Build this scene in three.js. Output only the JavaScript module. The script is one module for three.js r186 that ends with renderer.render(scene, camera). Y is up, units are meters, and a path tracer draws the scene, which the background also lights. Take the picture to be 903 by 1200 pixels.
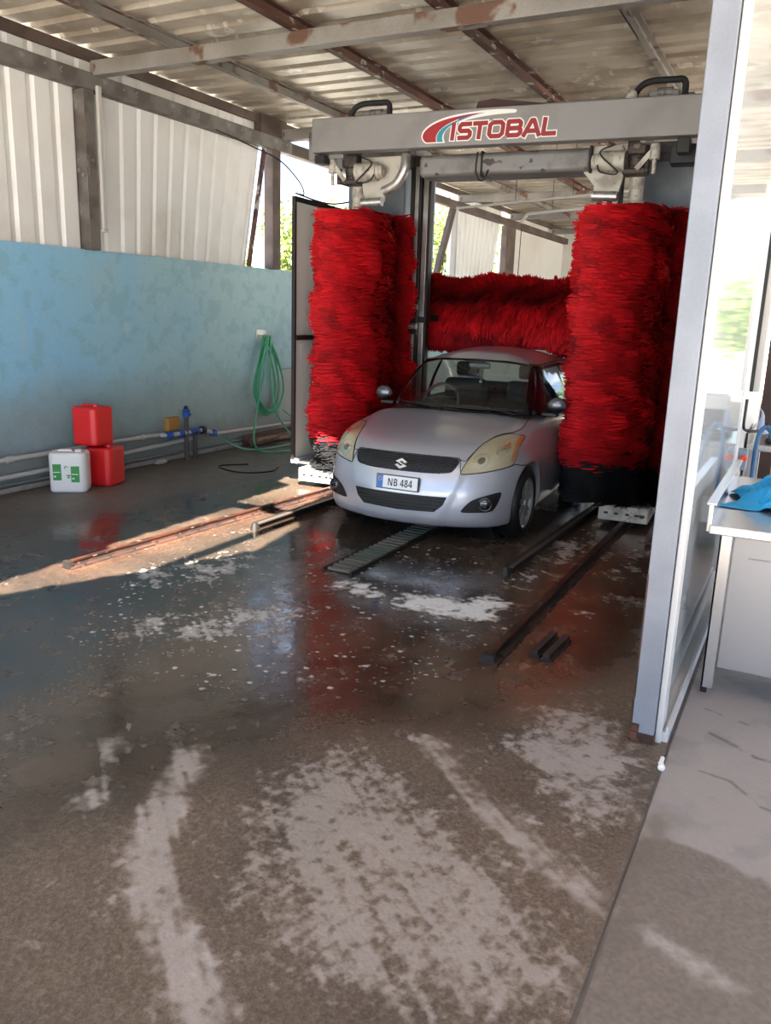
import * as THREE from 'three';
import { mergeGeometries, mergeVertices, toCreasedNormals } from 'three/addons/utils/BufferGeometryUtils.js';
import { RoundedBoxGeometry } from 'three/addons/geometries/RoundedBoxGeometry.js';
import { Brush, Evaluator, SUBTRACTION } from 'three-bvh-csg';

// ---------------------------------------------------------------- camera, sky, sun, exposure
const scene = new THREE.Scene();
const camera = new THREE.PerspectiveCamera(64.0, 903 / 1200, 0.1, 400);
camera.position.set(0, 1.83, 0);
{
  const m = new THREE.Matrix4().makeBasis(
    new THREE.Vector3(0.886983, 0.031671, -0.460715), new THREE.Vector3(-0.136205, 0.971207, -0.195461), new THREE.Vector3(0.441259, 0.236122, 0.865758));
  camera.quaternion.setFromRotationMatrix(m);
}
const renderer = new THREE.WebGLRenderer();
renderer.toneMapping = THREE.LinearToneMapping;
renderer.toneMappingExposure = 6.0;
renderer.shadowMap.enabled = true;

let seed = 12345;
const rnd = () => { seed = (seed * 1664525 + 1013904223) >>> 0; return seed / 4294967296; };
const rr = (a, b) => a + (b - a) * rnd();
const clamp = (x, a = 0, b = 1) => Math.min(b, Math.max(a, x));
const mix = (a, b, t) => a + (b - a) * t;
const sst = (a, b, x) => { const t = clamp((x - a) / (b - a)); return t * t * (3 - 2 * t); };
const LAT = new Float32Array(65536); for (let i = 0; i < 65536; i++) LAT[i] = rnd();
function vn(x, y) {
  const ix = Math.floor(x), iy = Math.floor(y); let fx = x - ix, fy = y - iy; fx = fx * fx * (3 - 2 * fx); fy = fy * fy * (3 - 2 * fy);
  const a = (iy & 255) << 8, b = ((iy + 1) & 255) << 8, c = ix & 255, d = (ix + 1) & 255;
  const p = LAT[a | c], q = LAT[a | d], r = LAT[b | c], s = LAT[b | d];
  return p + (q - p) * fx + (r - p + (p - q - r + s) * fx) * fy;
}
const fbm = (x, y, o = 4) => { let s = 0, a = 0.5, t = 0; for (let i = 0; i < o; i++) { s += a * vn(x, y); t += a; a *= 0.5; x = x * 2.03 + 17.3; y = y * 2.03 + 9.1; } return s / t; };
function dataTex(w, h, fn, srgb, ch = 4) {
  const d = new Uint8Array(w * h * 4);
  for (let j = 0; j < h; j++) for (let i = 0; i < w; i++) { const c = fn(i, j, w, h), o = (j * w + i) * 4; d[o] = c[0]; d[o + 1] = c[1]; d[o + 2] = c[2]; d[o + 3] = c[3] ?? 255; }
  const t = new THREE.DataTexture(d, w, h); t.magFilter = THREE.LinearFilter; t.minFilter = THREE.LinearFilter; t.wrapS = t.wrapT = THREE.RepeatWrapping;
  if (srgb) t.colorSpace = THREE.SRGBColorSpace; t.needsUpdate = true; return t;
}

// sky: blue air with broken bright clouds, the same all the way round
{
  const W = 1024, H = 512, d = new Float32Array(W * H * 4);
  for (let j = 0; j < H; j++) for (let i = 0; i < W; i++) {
    const el = ((j + 0.5) / H - 0.5) * Math.PI, az = (i + 0.5) / W * Math.PI * 2, y = Math.max(0, Math.sin(el));
    const px = Math.cos(az) * Math.cos(el) / (0.25 + y), pz = Math.sin(az) * Math.cos(el) / (0.25 + y);
    const c = sst(0.44, 0.68, fbm(px * 1.6 + 40, pz * 1.6 + 40, 6)), k = Math.pow(1 - y, 3);
    const b = [mix(0.11, 0.32, k), mix(0.21, 0.42, k), mix(0.42, 0.56, k)], cl = [0.66, 0.68, 0.71], o = (j * W + i) * 4;
    for (let n = 0; n < 3; n++) d[o + n] = mix(b[n], cl[n], c * 0.9); d[o + 3] = 1;
  }
  const t = new THREE.DataTexture(d, W, H, THREE.RGBAFormat, THREE.FloatType); t.mapping = THREE.EquirectangularReflectionMapping;
  t.magFilter = THREE.LinearFilter; t.needsUpdate = true;
  scene.background = t; scene.environment = t;
}
const SUN = new THREE.Vector3(-0.40, -0.75, -0.52).normalize();
const sun = new THREE.DirectionalLight(new THREE.Color(1.0, 0.93, 0.82), 12.0);
sun.position.copy(SUN).multiplyScalar(-40).add(new THREE.Vector3(-3, 0, -6)); sun.target.position.set(-3, 0, -6);
sun.castShadow = true; Object.assign(sun.shadow.camera, { left: -20, right: 20, top: 20, bottom: -20, near: 1, far: 100 }); sun.shadow.mapSize.set(4096, 4096);
scene.add(sun, sun.target);

// ---------------------------------------------------------------- helpers
const names = new Map();
function numbered(n) { const k = names.get(n) ?? 0; names.set(n, k + 1); return k ? n + '_' + String(k).padStart(3, '0') : n; }
const shadows = (o) => { o.castShadow = o.receiveShadow = true; return o; };
function uvm(g, s = 1) {   // uv in metres, by the main direction of each face's normal
  const p = g.attributes.position, n = g.attributes.normal, u = new Float32Array(p.count * 2);
  for (let i = 0; i < p.count; i++) {
    const x = p.getX(i), y = p.getY(i), z = p.getZ(i), a = Math.abs(n.getX(i)), b = Math.abs(n.getY(i)), c = Math.abs(n.getZ(i));
    const q = a > b && a > c ? [z, y] : b > c ? [x, z] : [x, y]; u[i * 2] = q[0] * s; u[i * 2 + 1] = q[1] * s;
  }
  g.setAttribute('uv', new THREE.BufferAttribute(u, 2)); return g;
}
function join(list) { const l = list.flat(9).map((g) => { g = g.index ? g.toNonIndexed() : g; for (const k of Object.keys(g.attributes)) if (!['position', 'normal', 'uv'].includes(k)) g.deleteAttribute(k); return g; }); return l.length > 1 ? mergeGeometries(l) : l[0]; }
function part(parent, name, geo, mat, label) {
  const g = Array.isArray(geo) ? join(geo) : geo, m = shadows(new THREE.Mesh(g, mat));
  m.name = parent === scene ? numbered(name) : sibling(parent, name); if (label) m.userData.label = label; parent.add(m); return m;
}
function sibling(parent, name) { let k = 0, n = name; while (parent.children.some((c) => c.name === n)) n = name + '_' + String(++k).padStart(3, '0'); return n; }
function sub(parent, name, pos = [0, 0, 0], turn = 0) { const o = new THREE.Group(); o.name = sibling(parent, name); o.position.set(...pos); o.rotation.y = turn; parent.add(o); return o; }
function tag(o, label, category, group) { o.userData.label = label; o.userData.category = category; if (group) o.userData.group = group; return o; }
function thing(name, label, category, pos = [0, 0, 0], turn = 0, group) { const o = new THREE.Group(); o.name = numbered(name); o.position.set(...pos); o.rotation.y = turn; scene.add(o); return tag(o, label, category, group); }
function single(name, label, category, geo, mat, group) { return tag(part(scene, name, geo, mat), label, category, group); }
function struct(name, geo, mat, label) { const o = part(scene, name, geo, mat, label); o.userData.kind = 'structure'; return o; }
function structGroup(name, label) { const o = new THREE.Group(); o.name = numbered(name); scene.add(o); o.userData.kind = 'structure'; if (label) o.userData.label = label; return o; }
// box by its bounds
function bb(x0, x1, y0, y1, z0, z1, r = 0) {
  const w = x1 - x0, h = y1 - y0, d = z1 - z0;
  const g = r ? new RoundedBoxGeometry(w, h, d, 2, Math.min(r, w / 2.01, h / 2.01, d / 2.01)) : new THREE.BoxGeometry(w, h, d);
  g.translate((x0 + x1) / 2, (y0 + y1) / 2, (z0 + z1) / 2); return uvm(g);
}
const V = (x, y, z) => new THREE.Vector3(x, y, z);
function cyl(a, b, r, r2 = r, n = 16, open = false) {
  const A = V(...a), B = V(...b), L = A.distanceTo(B), g = new THREE.CylinderGeometry(r2, r, L, n, 1, open);
  g.applyQuaternion(new THREE.Quaternion().setFromUnitVectors(V(0, 1, 0), B.clone().sub(A).normalize())); g.translate((a[0] + b[0]) / 2, (a[1] + b[1]) / 2, (a[2] + b[2]) / 2); return g;
}
function tube(pts, r, seg = 0, n = 8, tension = 0.5) { const c = new THREE.CatmullRomCurve3(pts.map((p) => V(...p)), false, 'catmullrom', tension); return new THREE.TubeGeometry(c, seg || pts.length * 8, r, n); }
function sph(c, r, n = 14) { const g = new THREE.SphereGeometry(r, n, Math.ceil(n * 0.7)); g.translate(...c); return g; }
// a bar between two points with a rectangular section
function bar(a, b, w, h) {
  const A = V(...a), B = V(...b), L = A.distanceTo(B), g = new THREE.BoxGeometry(w, h, L), z = B.clone().sub(A).normalize();
  const x = V(0, 1, 0).cross(z).length() > 0.05 ? V(0, 1, 0).cross(z).normalize() : V(1, 0, 0), y = z.clone().cross(x);
  uvm(g); g.applyMatrix4(new THREE.Matrix4().makeBasis(x, y, z)); g.translate((A.x + B.x) / 2, (A.y + B.y) / 2, (A.z + B.z) / 2); return g;
}

// ---------------------------------------------------------------- materials
const std = (color, roughness = 0.6, metalness = 0, more = {}) => new THREE.MeshStandardMaterial({ color, roughness, metalness, ...more });
const phy = (o) => new THREE.MeshPhysicalMaterial(o);
function mottled(c1, c2, lo, hi, scale, grain = 10, c3, lo3 = 0.66, hi3 = 0.74, size = 512) {   // tile: c1 with patches of c2 and spots of c3; 1 tile = 1 m
  const h = (c) => [c >> 16, (c >> 8) & 255, c & 255], A = h(c1), B = h(c2), C = c3 !== undefined ? h(c3) : null, ox = rr(0, 99) | 0;
  return dataTex(size, size, (i, j, w) => {
    const u = i / w, v = j / w, wr = (f) => { const X = u * f, Y = v * f, a = f; return mix(mix(f4(X + ox, Y), f4(X + ox - a, Y), sst(0.8, 1, u)), mix(f4(X + ox, Y - a), f4(X + ox - a, Y - a), sst(0.8, 1, u)), sst(0.8, 1, v)); };
    const t = sst(lo, hi, wr(scale)), g = (rnd() - 0.5) * grain, t3 = C ? sst(lo3, hi3, wr(scale * 2.7)) : 0;
    return [0, 1, 2].map((k) => clamp((C ? mix(mix(A[k], B[k], t), C[k], t3) : mix(A[k], B[k], t)) + g, 0, 255));
  }, true);
}
const big = (t, r) => { t.repeat.set(r, r); return t; };
const f4 = (x, y) => fbm(x, y, 5);
const noiseTile = dataTex(512, 512, (i, j, w) => { const u = i / w, v = j / w, f = 24, n = mix(mix(f4(u * f, v * f), f4(u * f - f, v * f), sst(0.8, 1, u)), mix(f4(u * f, v * f - f), f4(u * f - f, v * f - f), sst(0.8, 1, u)), sst(0.8, 1, v)); const q = clamp(n * 255 + (rnd() - 0.5) * 60, 0, 255); return [q, q, q]; });
const M = {};
M.galv = std(0xffffff, 0.48, 0.35, { map: big(mottled(0xc0b5a5, 0xa39685, 0.35, 0.65, 7, 10, 0xcfc7ba), 0.37), side: THREE.DoubleSide });
M.wallSheet = std(0xffffff, 0.55, 0.05, { map: big(mottled(0xe2e0dc, 0xd0cbc3, 0.4, 0.7, 3, 6), 0.3), side: THREE.DoubleSide });
M.steelGrey = std(0xffffff, 0.6, 0.25, { map: mottled(0x77716c, 0x5d5650, 0.4, 0.7, 4, 10, 0x8a8580), bumpMap: noiseTile, bumpScale: 0.001 });
M.beamGrey = std(0xffffff, 0.6, 0.25, { map: big(mottled(0x8f8a85, 0x7a746d, 0.4, 0.7, 7, 10, 0x64483a, 0.60, 0.70), 0.23) });
M.rustBrown = std(0xffffff, 0.75, 0.1, { map: big(mottled(0x66463a, 0x4a2e26, 0.4, 0.65, 9, 14, 0xa39b94, 0.64, 0.70), 0.31), bumpMap: noiseTile, bumpScale: 0.001 });
M.rust = std(0xffffff, 0.7, 0.1, { map: mottled(0x3e251c, 0x281813, 0.4, 0.6, 6, 18, 0x583425), bumpMap: noiseTile, bumpScale: 0.002 });
M.columnBrown = std(0xffffff, 0.65, 0.15, { map: mottled(0x5f5048, 0x4d4039, 0.4, 0.7, 4, 8) });
M.black = std(0x101011, 0.5); M.rubber = std(0x17181a, 0.75); M.darkMetal = std(0x2a2725, 0.55, 0.4);
M.gantryGrey = std(0xffffff, 0.42, 0.15, { map: mottled(0x85817e, 0x7b7774, 0.4, 0.7, 3, 7) });
M.gantryDull = std(0xffffff, 0.5, 0.2, { map: mottled(0x7f7c79, 0x5f5a55, 0.45, 0.75, 4, 9, 0x433a34, 0.68, 0.76) });
M.cabinet = std(0xffffff, 0.5, 0.1, { map: mottled(0x7d848c, 0x6a7178, 0.4, 0.7, 3, 6) });
M.alu = std(0xffffff, 0.35, 0.75, { map: mottled(0xc4c1bb, 0xa29d96, 0.35, 0.7, 6, 10) });
M.paleMetal = std(0xffffff, 0.5, 0.1, { map: mottled(0xb8b1a4, 0x8f8678, 0.42, 0.7, 6, 10, 0x5e4b3c, 0.7, 0.78) });
M.whitePanel = phy({ color: 0xdedbd4, roughness: 0.4, side: THREE.DoubleSide });
M.whitePaint = std(0xbfbebb, 0.45); M.pvc = std(0xb9b6b0, 0.5); M.pvcPink = std(0xc4b0a4, 0.55); M.pvcDark = std(0x6f7474, 0.6);
M.stainless = phy({ color: 0xd2d0cd, roughness: 0.26, metalness: 0.9, bumpMap: noiseTile, bumpScale: 0.0002 });
M.stainlessMatt = phy({ color: 0x9f9c9a, roughness: 0.42, metalness: 0.55 });
M.chrome = std(0xe8e8ea, 0.12, 1);
M.bluePlastic = std(0x1f4ea0, 0.45); M.greenHose = phy({ color: 0x3f9a6c, roughness: 0.42, clearcoat: 0.3 });
M.redPlastic = phy({ color: 0xd51a1c, roughness: 0.42, clearcoat: 0.2, clearcoatRoughness: 0.4 });
M.whitePlastic = phy({ color: 0xdedcd8, roughness: 0.45 });
M.postPaint = std(0xffffff, 0.4, 0.05, { map: big(mottled(0x7f838b, 0x757981, 0.4, 0.7, 5, 7), 0.6) });

// ---------------------------------------------------------------- the setting: floor
const FX0 = -7.55, FX1 = 0.9, FZ0 = -9.4, FZ1 = -0.95;     // the patch of slab with its own wear map
{
  const N = 2048, MS = 1024, PX = MS / (FX1 - FX0);
  function mask(polys, blur, lines) {
    const cv = document.createElement('canvas'); cv.width = cv.height = MS; const c = cv.getContext('2d');
    c.fillStyle = '#000'; c.fillRect(0, 0, MS, MS); if (blur) c.filter = `blur(${blur * PX}px)`; c.fillStyle = c.strokeStyle = '#fff'; c.lineJoin = c.lineCap = 'round';
    for (const p of polys ?? []) { c.beginPath(); for (let i = 0; i < p.length; i += 2) c.lineTo((p[i] - FX0) * PX, (p[i + 1] - FZ0) * PX); c.closePath(); c.fill(); }
    for (const [w, p] of lines ?? []) { c.lineWidth = w * PX; c.beginPath(); for (let i = 0; i < p.length; i += 2) c.lineTo((p[i] - FX0) * PX, (p[i + 1] - FZ0) * PX); c.stroke(); }
    const im = c.getImageData(0, 0, MS, MS).data, o = new Float32Array(MS * MS); for (let i = 0; i < o.length; i++) o[i] = im[i * 4] / 255;
    return (k) => o[k];
  }
  const mDry = mask([[-1.72, -2.75, -1.49, -2.9, -1.24, -2.65, -0.87, -2.42, -0.56, -2.21, -0.35, -2.09, -0.33, -1.91, -0.57, -1.76, -0.87, -1.69, -1.07, -1.65, -1.34, -1.81, -1.55, -2.09, -1.69, -2.38]], 0.13);
  const mStr = mask([], 0.05, [[0.15, [-2.1, -2.4, -2.0, -2.14, -1.86, -1.91, -1.67, -1.71, -1.45, -1.54, -1.2, -1.38]], [0.08, [-2.56, -2.45, -2.34, -2.15, -2.13, -1.87]], [0.12, [-1.27, -3.02, -0.93, -2.69, -0.59, -2.48, -0.37, -2.34]], [0.08, [-0.24, -2.31, -0.08, -2.24, 0.07, -2.18]]]);
  const mLight = mask([[-1.01, -3.88, -0.76, -3.75, -0.52, -3.48, -0.36, -3.4, -0.37, -2.8, -0.42, -2.69, -0.55, -2.78, -0.73, -2.94, -0.94, -3.13, -1.1, -3.32, -1.01, -3.35, -0.86, -3.35]], 0.11);
  const mRB = mask([[-0.36, -2.8, -0.19, -2.84, -0.04, -2.79, 0.1, -2.73, 0.4, -2.6, 0.5, -1.5, -0.33, -1.2, -0.4, -2.02]], 0.08);
  const mWet = mask([[-5.87, -3.68, -5.3, -5.6, -5.46, -7.68, -1.0, -9.4, -0.55, -4.12, -0.95, -3.75, -1.15, -3.27, -1.55, -2.94, -1.8, -2.68, -2.02, -2.5, -2.2, -2.18, -2.4, -1.67, -2.76, -1.2, -7, -1.2]], 0.34);
  const mRust = mask([[-1.3, -3.85, -1.5, -5.0, -1.55, -6.3, -1.35, -7.42, -1.08, -6.88, -1.0, -5.09, -0.93, -4.2, -0.84, -3.45, -1.07, -3.51]], 0.12);
  const mRustL = mask([], 0.1, [[0.42, [-4.48, -3.9, -4.25, -7.6]], [0.2, [-4.05, -5.5, -4.0, -7]]]);
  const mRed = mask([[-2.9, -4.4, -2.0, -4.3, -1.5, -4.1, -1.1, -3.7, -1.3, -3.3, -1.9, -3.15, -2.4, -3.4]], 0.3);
  const mFoam = mask([[-2.84, -4.85, -2.47, -4.72, -2.08, -4.70, -1.8, -4.9, -1.62, -4.97, -1.53, -4.8, -1.64, -4.54, -1.88, -4.46, -2.28, -4.5, -2.65, -4.62], [-1.10, -4.94, -1.08, -5.2, -1.0, -5.16, -0.98, -4.9, -1.04, -4.85]], 0.09, [[0.05, [-2.70, -4.9, -2.71, -5.4]]]);
  const mFoam2 = mask([[-1.03, -5.16, -1.1, -5.36, -1.2, -6.25, -1.18, -6.98, -1.02, -6.88, -0.95, -6.07, -0.97, -5.3], [-1.76, -5.38, -1.77, -6.42, -1.64, -7.35, -1.48, -7.06, -1.47, -5.98, -1.5, -5.08], [-4.1, -4.2, -3.8, -4.9, -3.5, -4.9, -3.4, -4.2, -3.9, -3.7], [-3.5, -3.5, -2.6, -4.3, -2.5, -3.6, -3.2, -3.1]], 0.09);
  const mSpeck = mask([[-4.2, -4.0, -3.2, -6.0, -1.7, -6.0, -1.2, -4.0, -2.0, -3.0, -3.2, -2.6]], 0.25);
  const mPatch = mask([[-2.55, -5.05, -2.2, -5.15, -2.05, -4.9, -2.4, -4.72], [-2.02, -5.25, -1.85, -5.25, -1.8, -4.95, -1.95, -4.9]], 0.025);
  const mDamp = mask([[-6.9, -5.2, -6.9, -9.4, -5.0, -9.4, -5.3, -6.0, -5.9, -4.6]], 0.3);
  const mJoint = mask([], 0, [[0.009, [-0.335, -1.2, -0.338, -1.86, -0.345, -3.0, -0.352, -3.9, -0.37, -6]], [0.008, [-0.35, -3.26, -0.5, -3.28]]]);
  const mScum = mask([], 0.03, [[0.09, [-0.39, -3.1, -0.40, -5.8]], [0.1, [-0.3, -2.95, -0.33, -2.0]]]);
  const mCrack = mask([], 0.004, [[0.014, [-0.2, -3.38, -0.08, -3.36, 0.05, -3.22, 0.14, -3.2]], [0.02, [-0.2, -3.75, -0.08, -3.68, 0.0, -3.62, 0.1, -3.62]], [0.012, [-0.25, -4.0, -0.13, -3.95, -0.02, -3.92]]]);
  const specks = mask([], 0, Array.from({ length: 2400 }, () => { const x = rr(-4.4, -1.0), z = rr(-6.4, -2.9), r = Math.pow(rnd(), 6) * 0.022 + 0.006; return [r, [x, z, x + rr(-0.012, 0.012), z + rr(-0.005, 0.005)]]; }));
  const col = new Uint8Array(N * N * 4), rgh = new Uint8Array(N * N * 4), bmp = new Uint8Array(N * N);
  const lerp3 = (a, r, g, b, t) => { if (t < 0.002) return; a[0] += (r - a[0]) * t; a[1] += (g - a[1]) * t; a[2] += (b - a[2]) * t; }, c = [0, 0, 0];
  const A1 = new Float32Array(MS * MS), A2 = A1.slice(), A4 = A1.slice();
  for (let j = 0; j < MS; j++) for (let i = 0; i < MS; i++) { const x = FX0 + (i + 0.5) / PX, z = FZ0 + (j + 0.5) / PX, k = j * MS + i; A1[k] = fbm(x * 1.3 + 50, z * 1.3 + 50, 3); A2[k] = fbm(x * 7 + 20, z * 7 + 70, 4); A4[k] = fbm(x * 28 + 5, z * 28 + 8, 3); }
  for (let j = 0; j < N; j++) for (let i = 0; i < N; i++) {
    const x = FX0 + (i + 0.5) / N * (FX1 - FX0), z = FZ0 + (j + 0.5) / N * (FZ1 - FZ0), k = (j >> 1) * MS + (i >> 1);
    const n1 = A1[k], n2 = A2[k], n4 = A4[k], n3 = vn(x * 90 + 9, z * 90 + 3), g = rnd();
    const right = x > -0.34 ? 1 : 0, an = vn((x * 0.76 + z * 0.65) * 6 + 40, (x * 0.65 - z * 0.76) * 46 + 90);
    c[0] = 90; c[1] = 74; c[2] = 60; lerp3(c, 70, 58, 48, sst(0.35, 0.7, n1)); const gr = (n3 - 0.5) * 26 + (g - 0.5) * 30; c[0] += gr; c[1] += gr; c[2] += gr;
    let rough = 0.62 + (n2 - 0.5) * 0.3, bh = 0.35 * n3 + 0.25 * g + 0.4 * n4;
    if (right) { lerp3(c, 150, 143, 140, 0.9); lerp3(c, 124, 119, 118, sst(0.5, 0.72, n2) * 0.7); rough = 0.55; bh *= 0.6; }
    const damp = mDamp(k) * (1 - right); lerp3(c, 104, 94, 84, damp * 0.8); rough = mix(rough, 0.42 + n2 * 0.3, damp);
    // wet sheet of water
    const wet = right ? 0 : sst(0.12, 0.85, mWet(k) + (n1 - 0.5) * 0.5 + (n2 - 0.5) * 0.3 + (n4 - 0.5) * 0.12);
    const wk = mix(0.84, 0.66, n1); lerp3(c, c[0] * wk, c[1] * wk, c[2] * wk * 1.02, wet * 0.95);
    rough = mix(rough, 0.12 + sst(0.35, 0.75, n2) * 0.16 + (n3 - 0.5) * 0.05, wet); bh = mix(bh, 0.5 + (n4 - 0.5) * 0.12 + (n3 - 0.5) * 0.03, wet);
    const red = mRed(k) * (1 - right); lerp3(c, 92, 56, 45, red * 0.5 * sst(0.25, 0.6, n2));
    const ru = Math.max(mRust(k), mRustL(k) * 0.35) * (1 - right); lerp3(c, 108, 68, 50, ru * mix(0.4, 0.9, sst(0.3, 0.6, n2))); rough = mix(rough, 0.3, ru * 0.4);
    const pa = mPatch(k); lerp3(c, 70, 56, 46, pa * 0.5);
    // dried tyre marks and scale
    const hatch = 0.5 + 0.5 * Math.sin((x * 0.75 + z * 0.66) * 95 + n2 * 7) * Math.sin((x * 0.8 - z * 0.6) * 60 + n1 * 9);
    const dry = sst(0.30, 1.02, mDry(k) * 0.95 + (n2 - 0.5) * 0.9 + (hatch - 0.5) * 0.28 + (an - 0.5) * 0.5 + (n4 - 0.5) * 1.0 + (n3 - 0.5) * 0.25) * (1 - right * 0.7);
    lerp3(c, 160, 150, 143, dry * 0.72); rough = mix(rough, 0.58, dry);
    const s1 = mStr(k), st = s1 < 0.04 ? 0 : sst(0.25, 0.95, s1 + (an - 0.5) * 0.5 + (n2 - 0.5) * 0.8 + (n4 - 0.5) * 0.7 + (hatch - 0.5) * 0.15); lerp3(c, 166, 156, 150, st * 0.75); rough = mix(rough, 0.55, st);
    const li = sst(0.34, 1.0, mLight(k) + (n2 - 0.5) * 1.0 + (n4 - 0.5) * 1.1 + (n3 - 0.5) * 0.2) * (1 - right); lerp3(c, 160, 152, 149, li * 0.8); rough = mix(rough, 0.5, li);
    const rb = sst(0.4, 0.6, mRB(k) + (n2 - 0.5) * 0.4) * right; lerp3(c, 102, 91, 82, rb * 0.85); const gg = (n3 - 0.5) * 20 * rb; c[0] += gg; c[1] += gg; c[2] += gg;
    if (right) { const st2 = sst(0.3, 0.8, mStr(k) + (n4 - 0.5) * 0.5); lerp3(c, 176, 168, 162, st2 * 0.7); }
    lerp3(c, 96, 86, 76, mScum(k) * 0.7 * sst(0.3, 0.6, n2)); lerp3(c, 84, 80, 77, mCrack(k) * sst(0.35, 0.6, n4 * 0.6 + n2 * 0.4) * 0.9);
    // soap foam lying on the water
    const f1 = mFoam(k), f2 = mFoam2(k), fo = f1 < 0.04 ? 0 : sst(0.32, 0.85, f1 + (n2 - 0.5) * 1.1 + (n4 - 0.5) * 0.9), fo2 = f2 < 0.05 ? 0 : sst(0.5, 1.25, f2 * 0.85 + (n2 - 0.5) * 1.3 + (an - 0.5) * 0.5 + (n4 - 0.5) * 1.1 + (n3 - 0.5) * 0.35);
    const sp = specks(k) * sst(0.3, 0.7, mSpeck(k)) * (1 - right);
    const F = clamp(fo * 0.95 + fo2 * 0.65 + sp * 0.7); lerp3(c, 226, 227, 229, F); rough = mix(rough, 0.5, F); bh += F * 0.35;
    const jo = mJoint(k); lerp3(c, 48, 43, 40, clamp(jo)); bh -= jo * 0.8;
    const o = (j * N + i) * 4; col[o] = clamp(c[0], 0, 255); col[o + 1] = clamp(c[1], 0, 255); col[o + 2] = clamp(c[2], 0, 255); col[o + 3] = 255;
    rgh[o] = rgh[o + 1] = rgh[o + 2] = clamp(rough) * 255; rgh[o + 3] = 255; bmp[j * N + i] = clamp(bh) * 255;
  }
  const T = (d, srgb, fmt) => { const t = new THREE.DataTexture(d, N, N, fmt ?? THREE.RGBAFormat); t.magFilter = THREE.LinearFilter; if (srgb) t.colorSpace = THREE.SRGBColorSpace; t.needsUpdate = true; return t; };
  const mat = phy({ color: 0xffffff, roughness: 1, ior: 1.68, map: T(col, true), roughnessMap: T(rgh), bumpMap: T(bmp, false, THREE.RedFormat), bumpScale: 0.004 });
  const plain = std(0xffffff, 0.6, 0, { map: mottled(0x7c7064, 0x686058, 0.4, 0.7, 4, 20), bumpMap: noiseTile, bumpScale: 0.002 });
  const slab = (x0, x1, z0, z1) => bb(x0, x1, -0.15, 0, z0, z1);
  const g = slab(FX0, FX1, FZ0, FZ1), p = g.attributes.position, u = g.attributes.uv;
  for (let i = 0; i < p.count; i++) u.setXY(i, (p.getX(i) - FX0) / (FX1 - FX0), (p.getZ(i) - FZ0) / (FZ1 - FZ0));
  const fl = structGroup('floor', 'wet stained concrete slab with tyre marks and soap foam');
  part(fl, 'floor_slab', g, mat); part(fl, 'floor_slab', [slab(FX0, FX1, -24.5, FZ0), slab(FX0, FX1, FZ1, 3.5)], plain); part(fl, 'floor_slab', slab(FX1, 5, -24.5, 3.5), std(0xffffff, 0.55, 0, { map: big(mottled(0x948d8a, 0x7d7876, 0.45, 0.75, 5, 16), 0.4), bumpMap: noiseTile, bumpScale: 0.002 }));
  struct('ground', bb(-70, 70, -0.5, -0.16, -70, 70), std(0xffffff, 0.9, 0, { map: mottled(0xb6b3ac, 0xa29f98, 0.4, 0.7, 3, 14) }), 'pale ground outside the wash shed');
}

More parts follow.
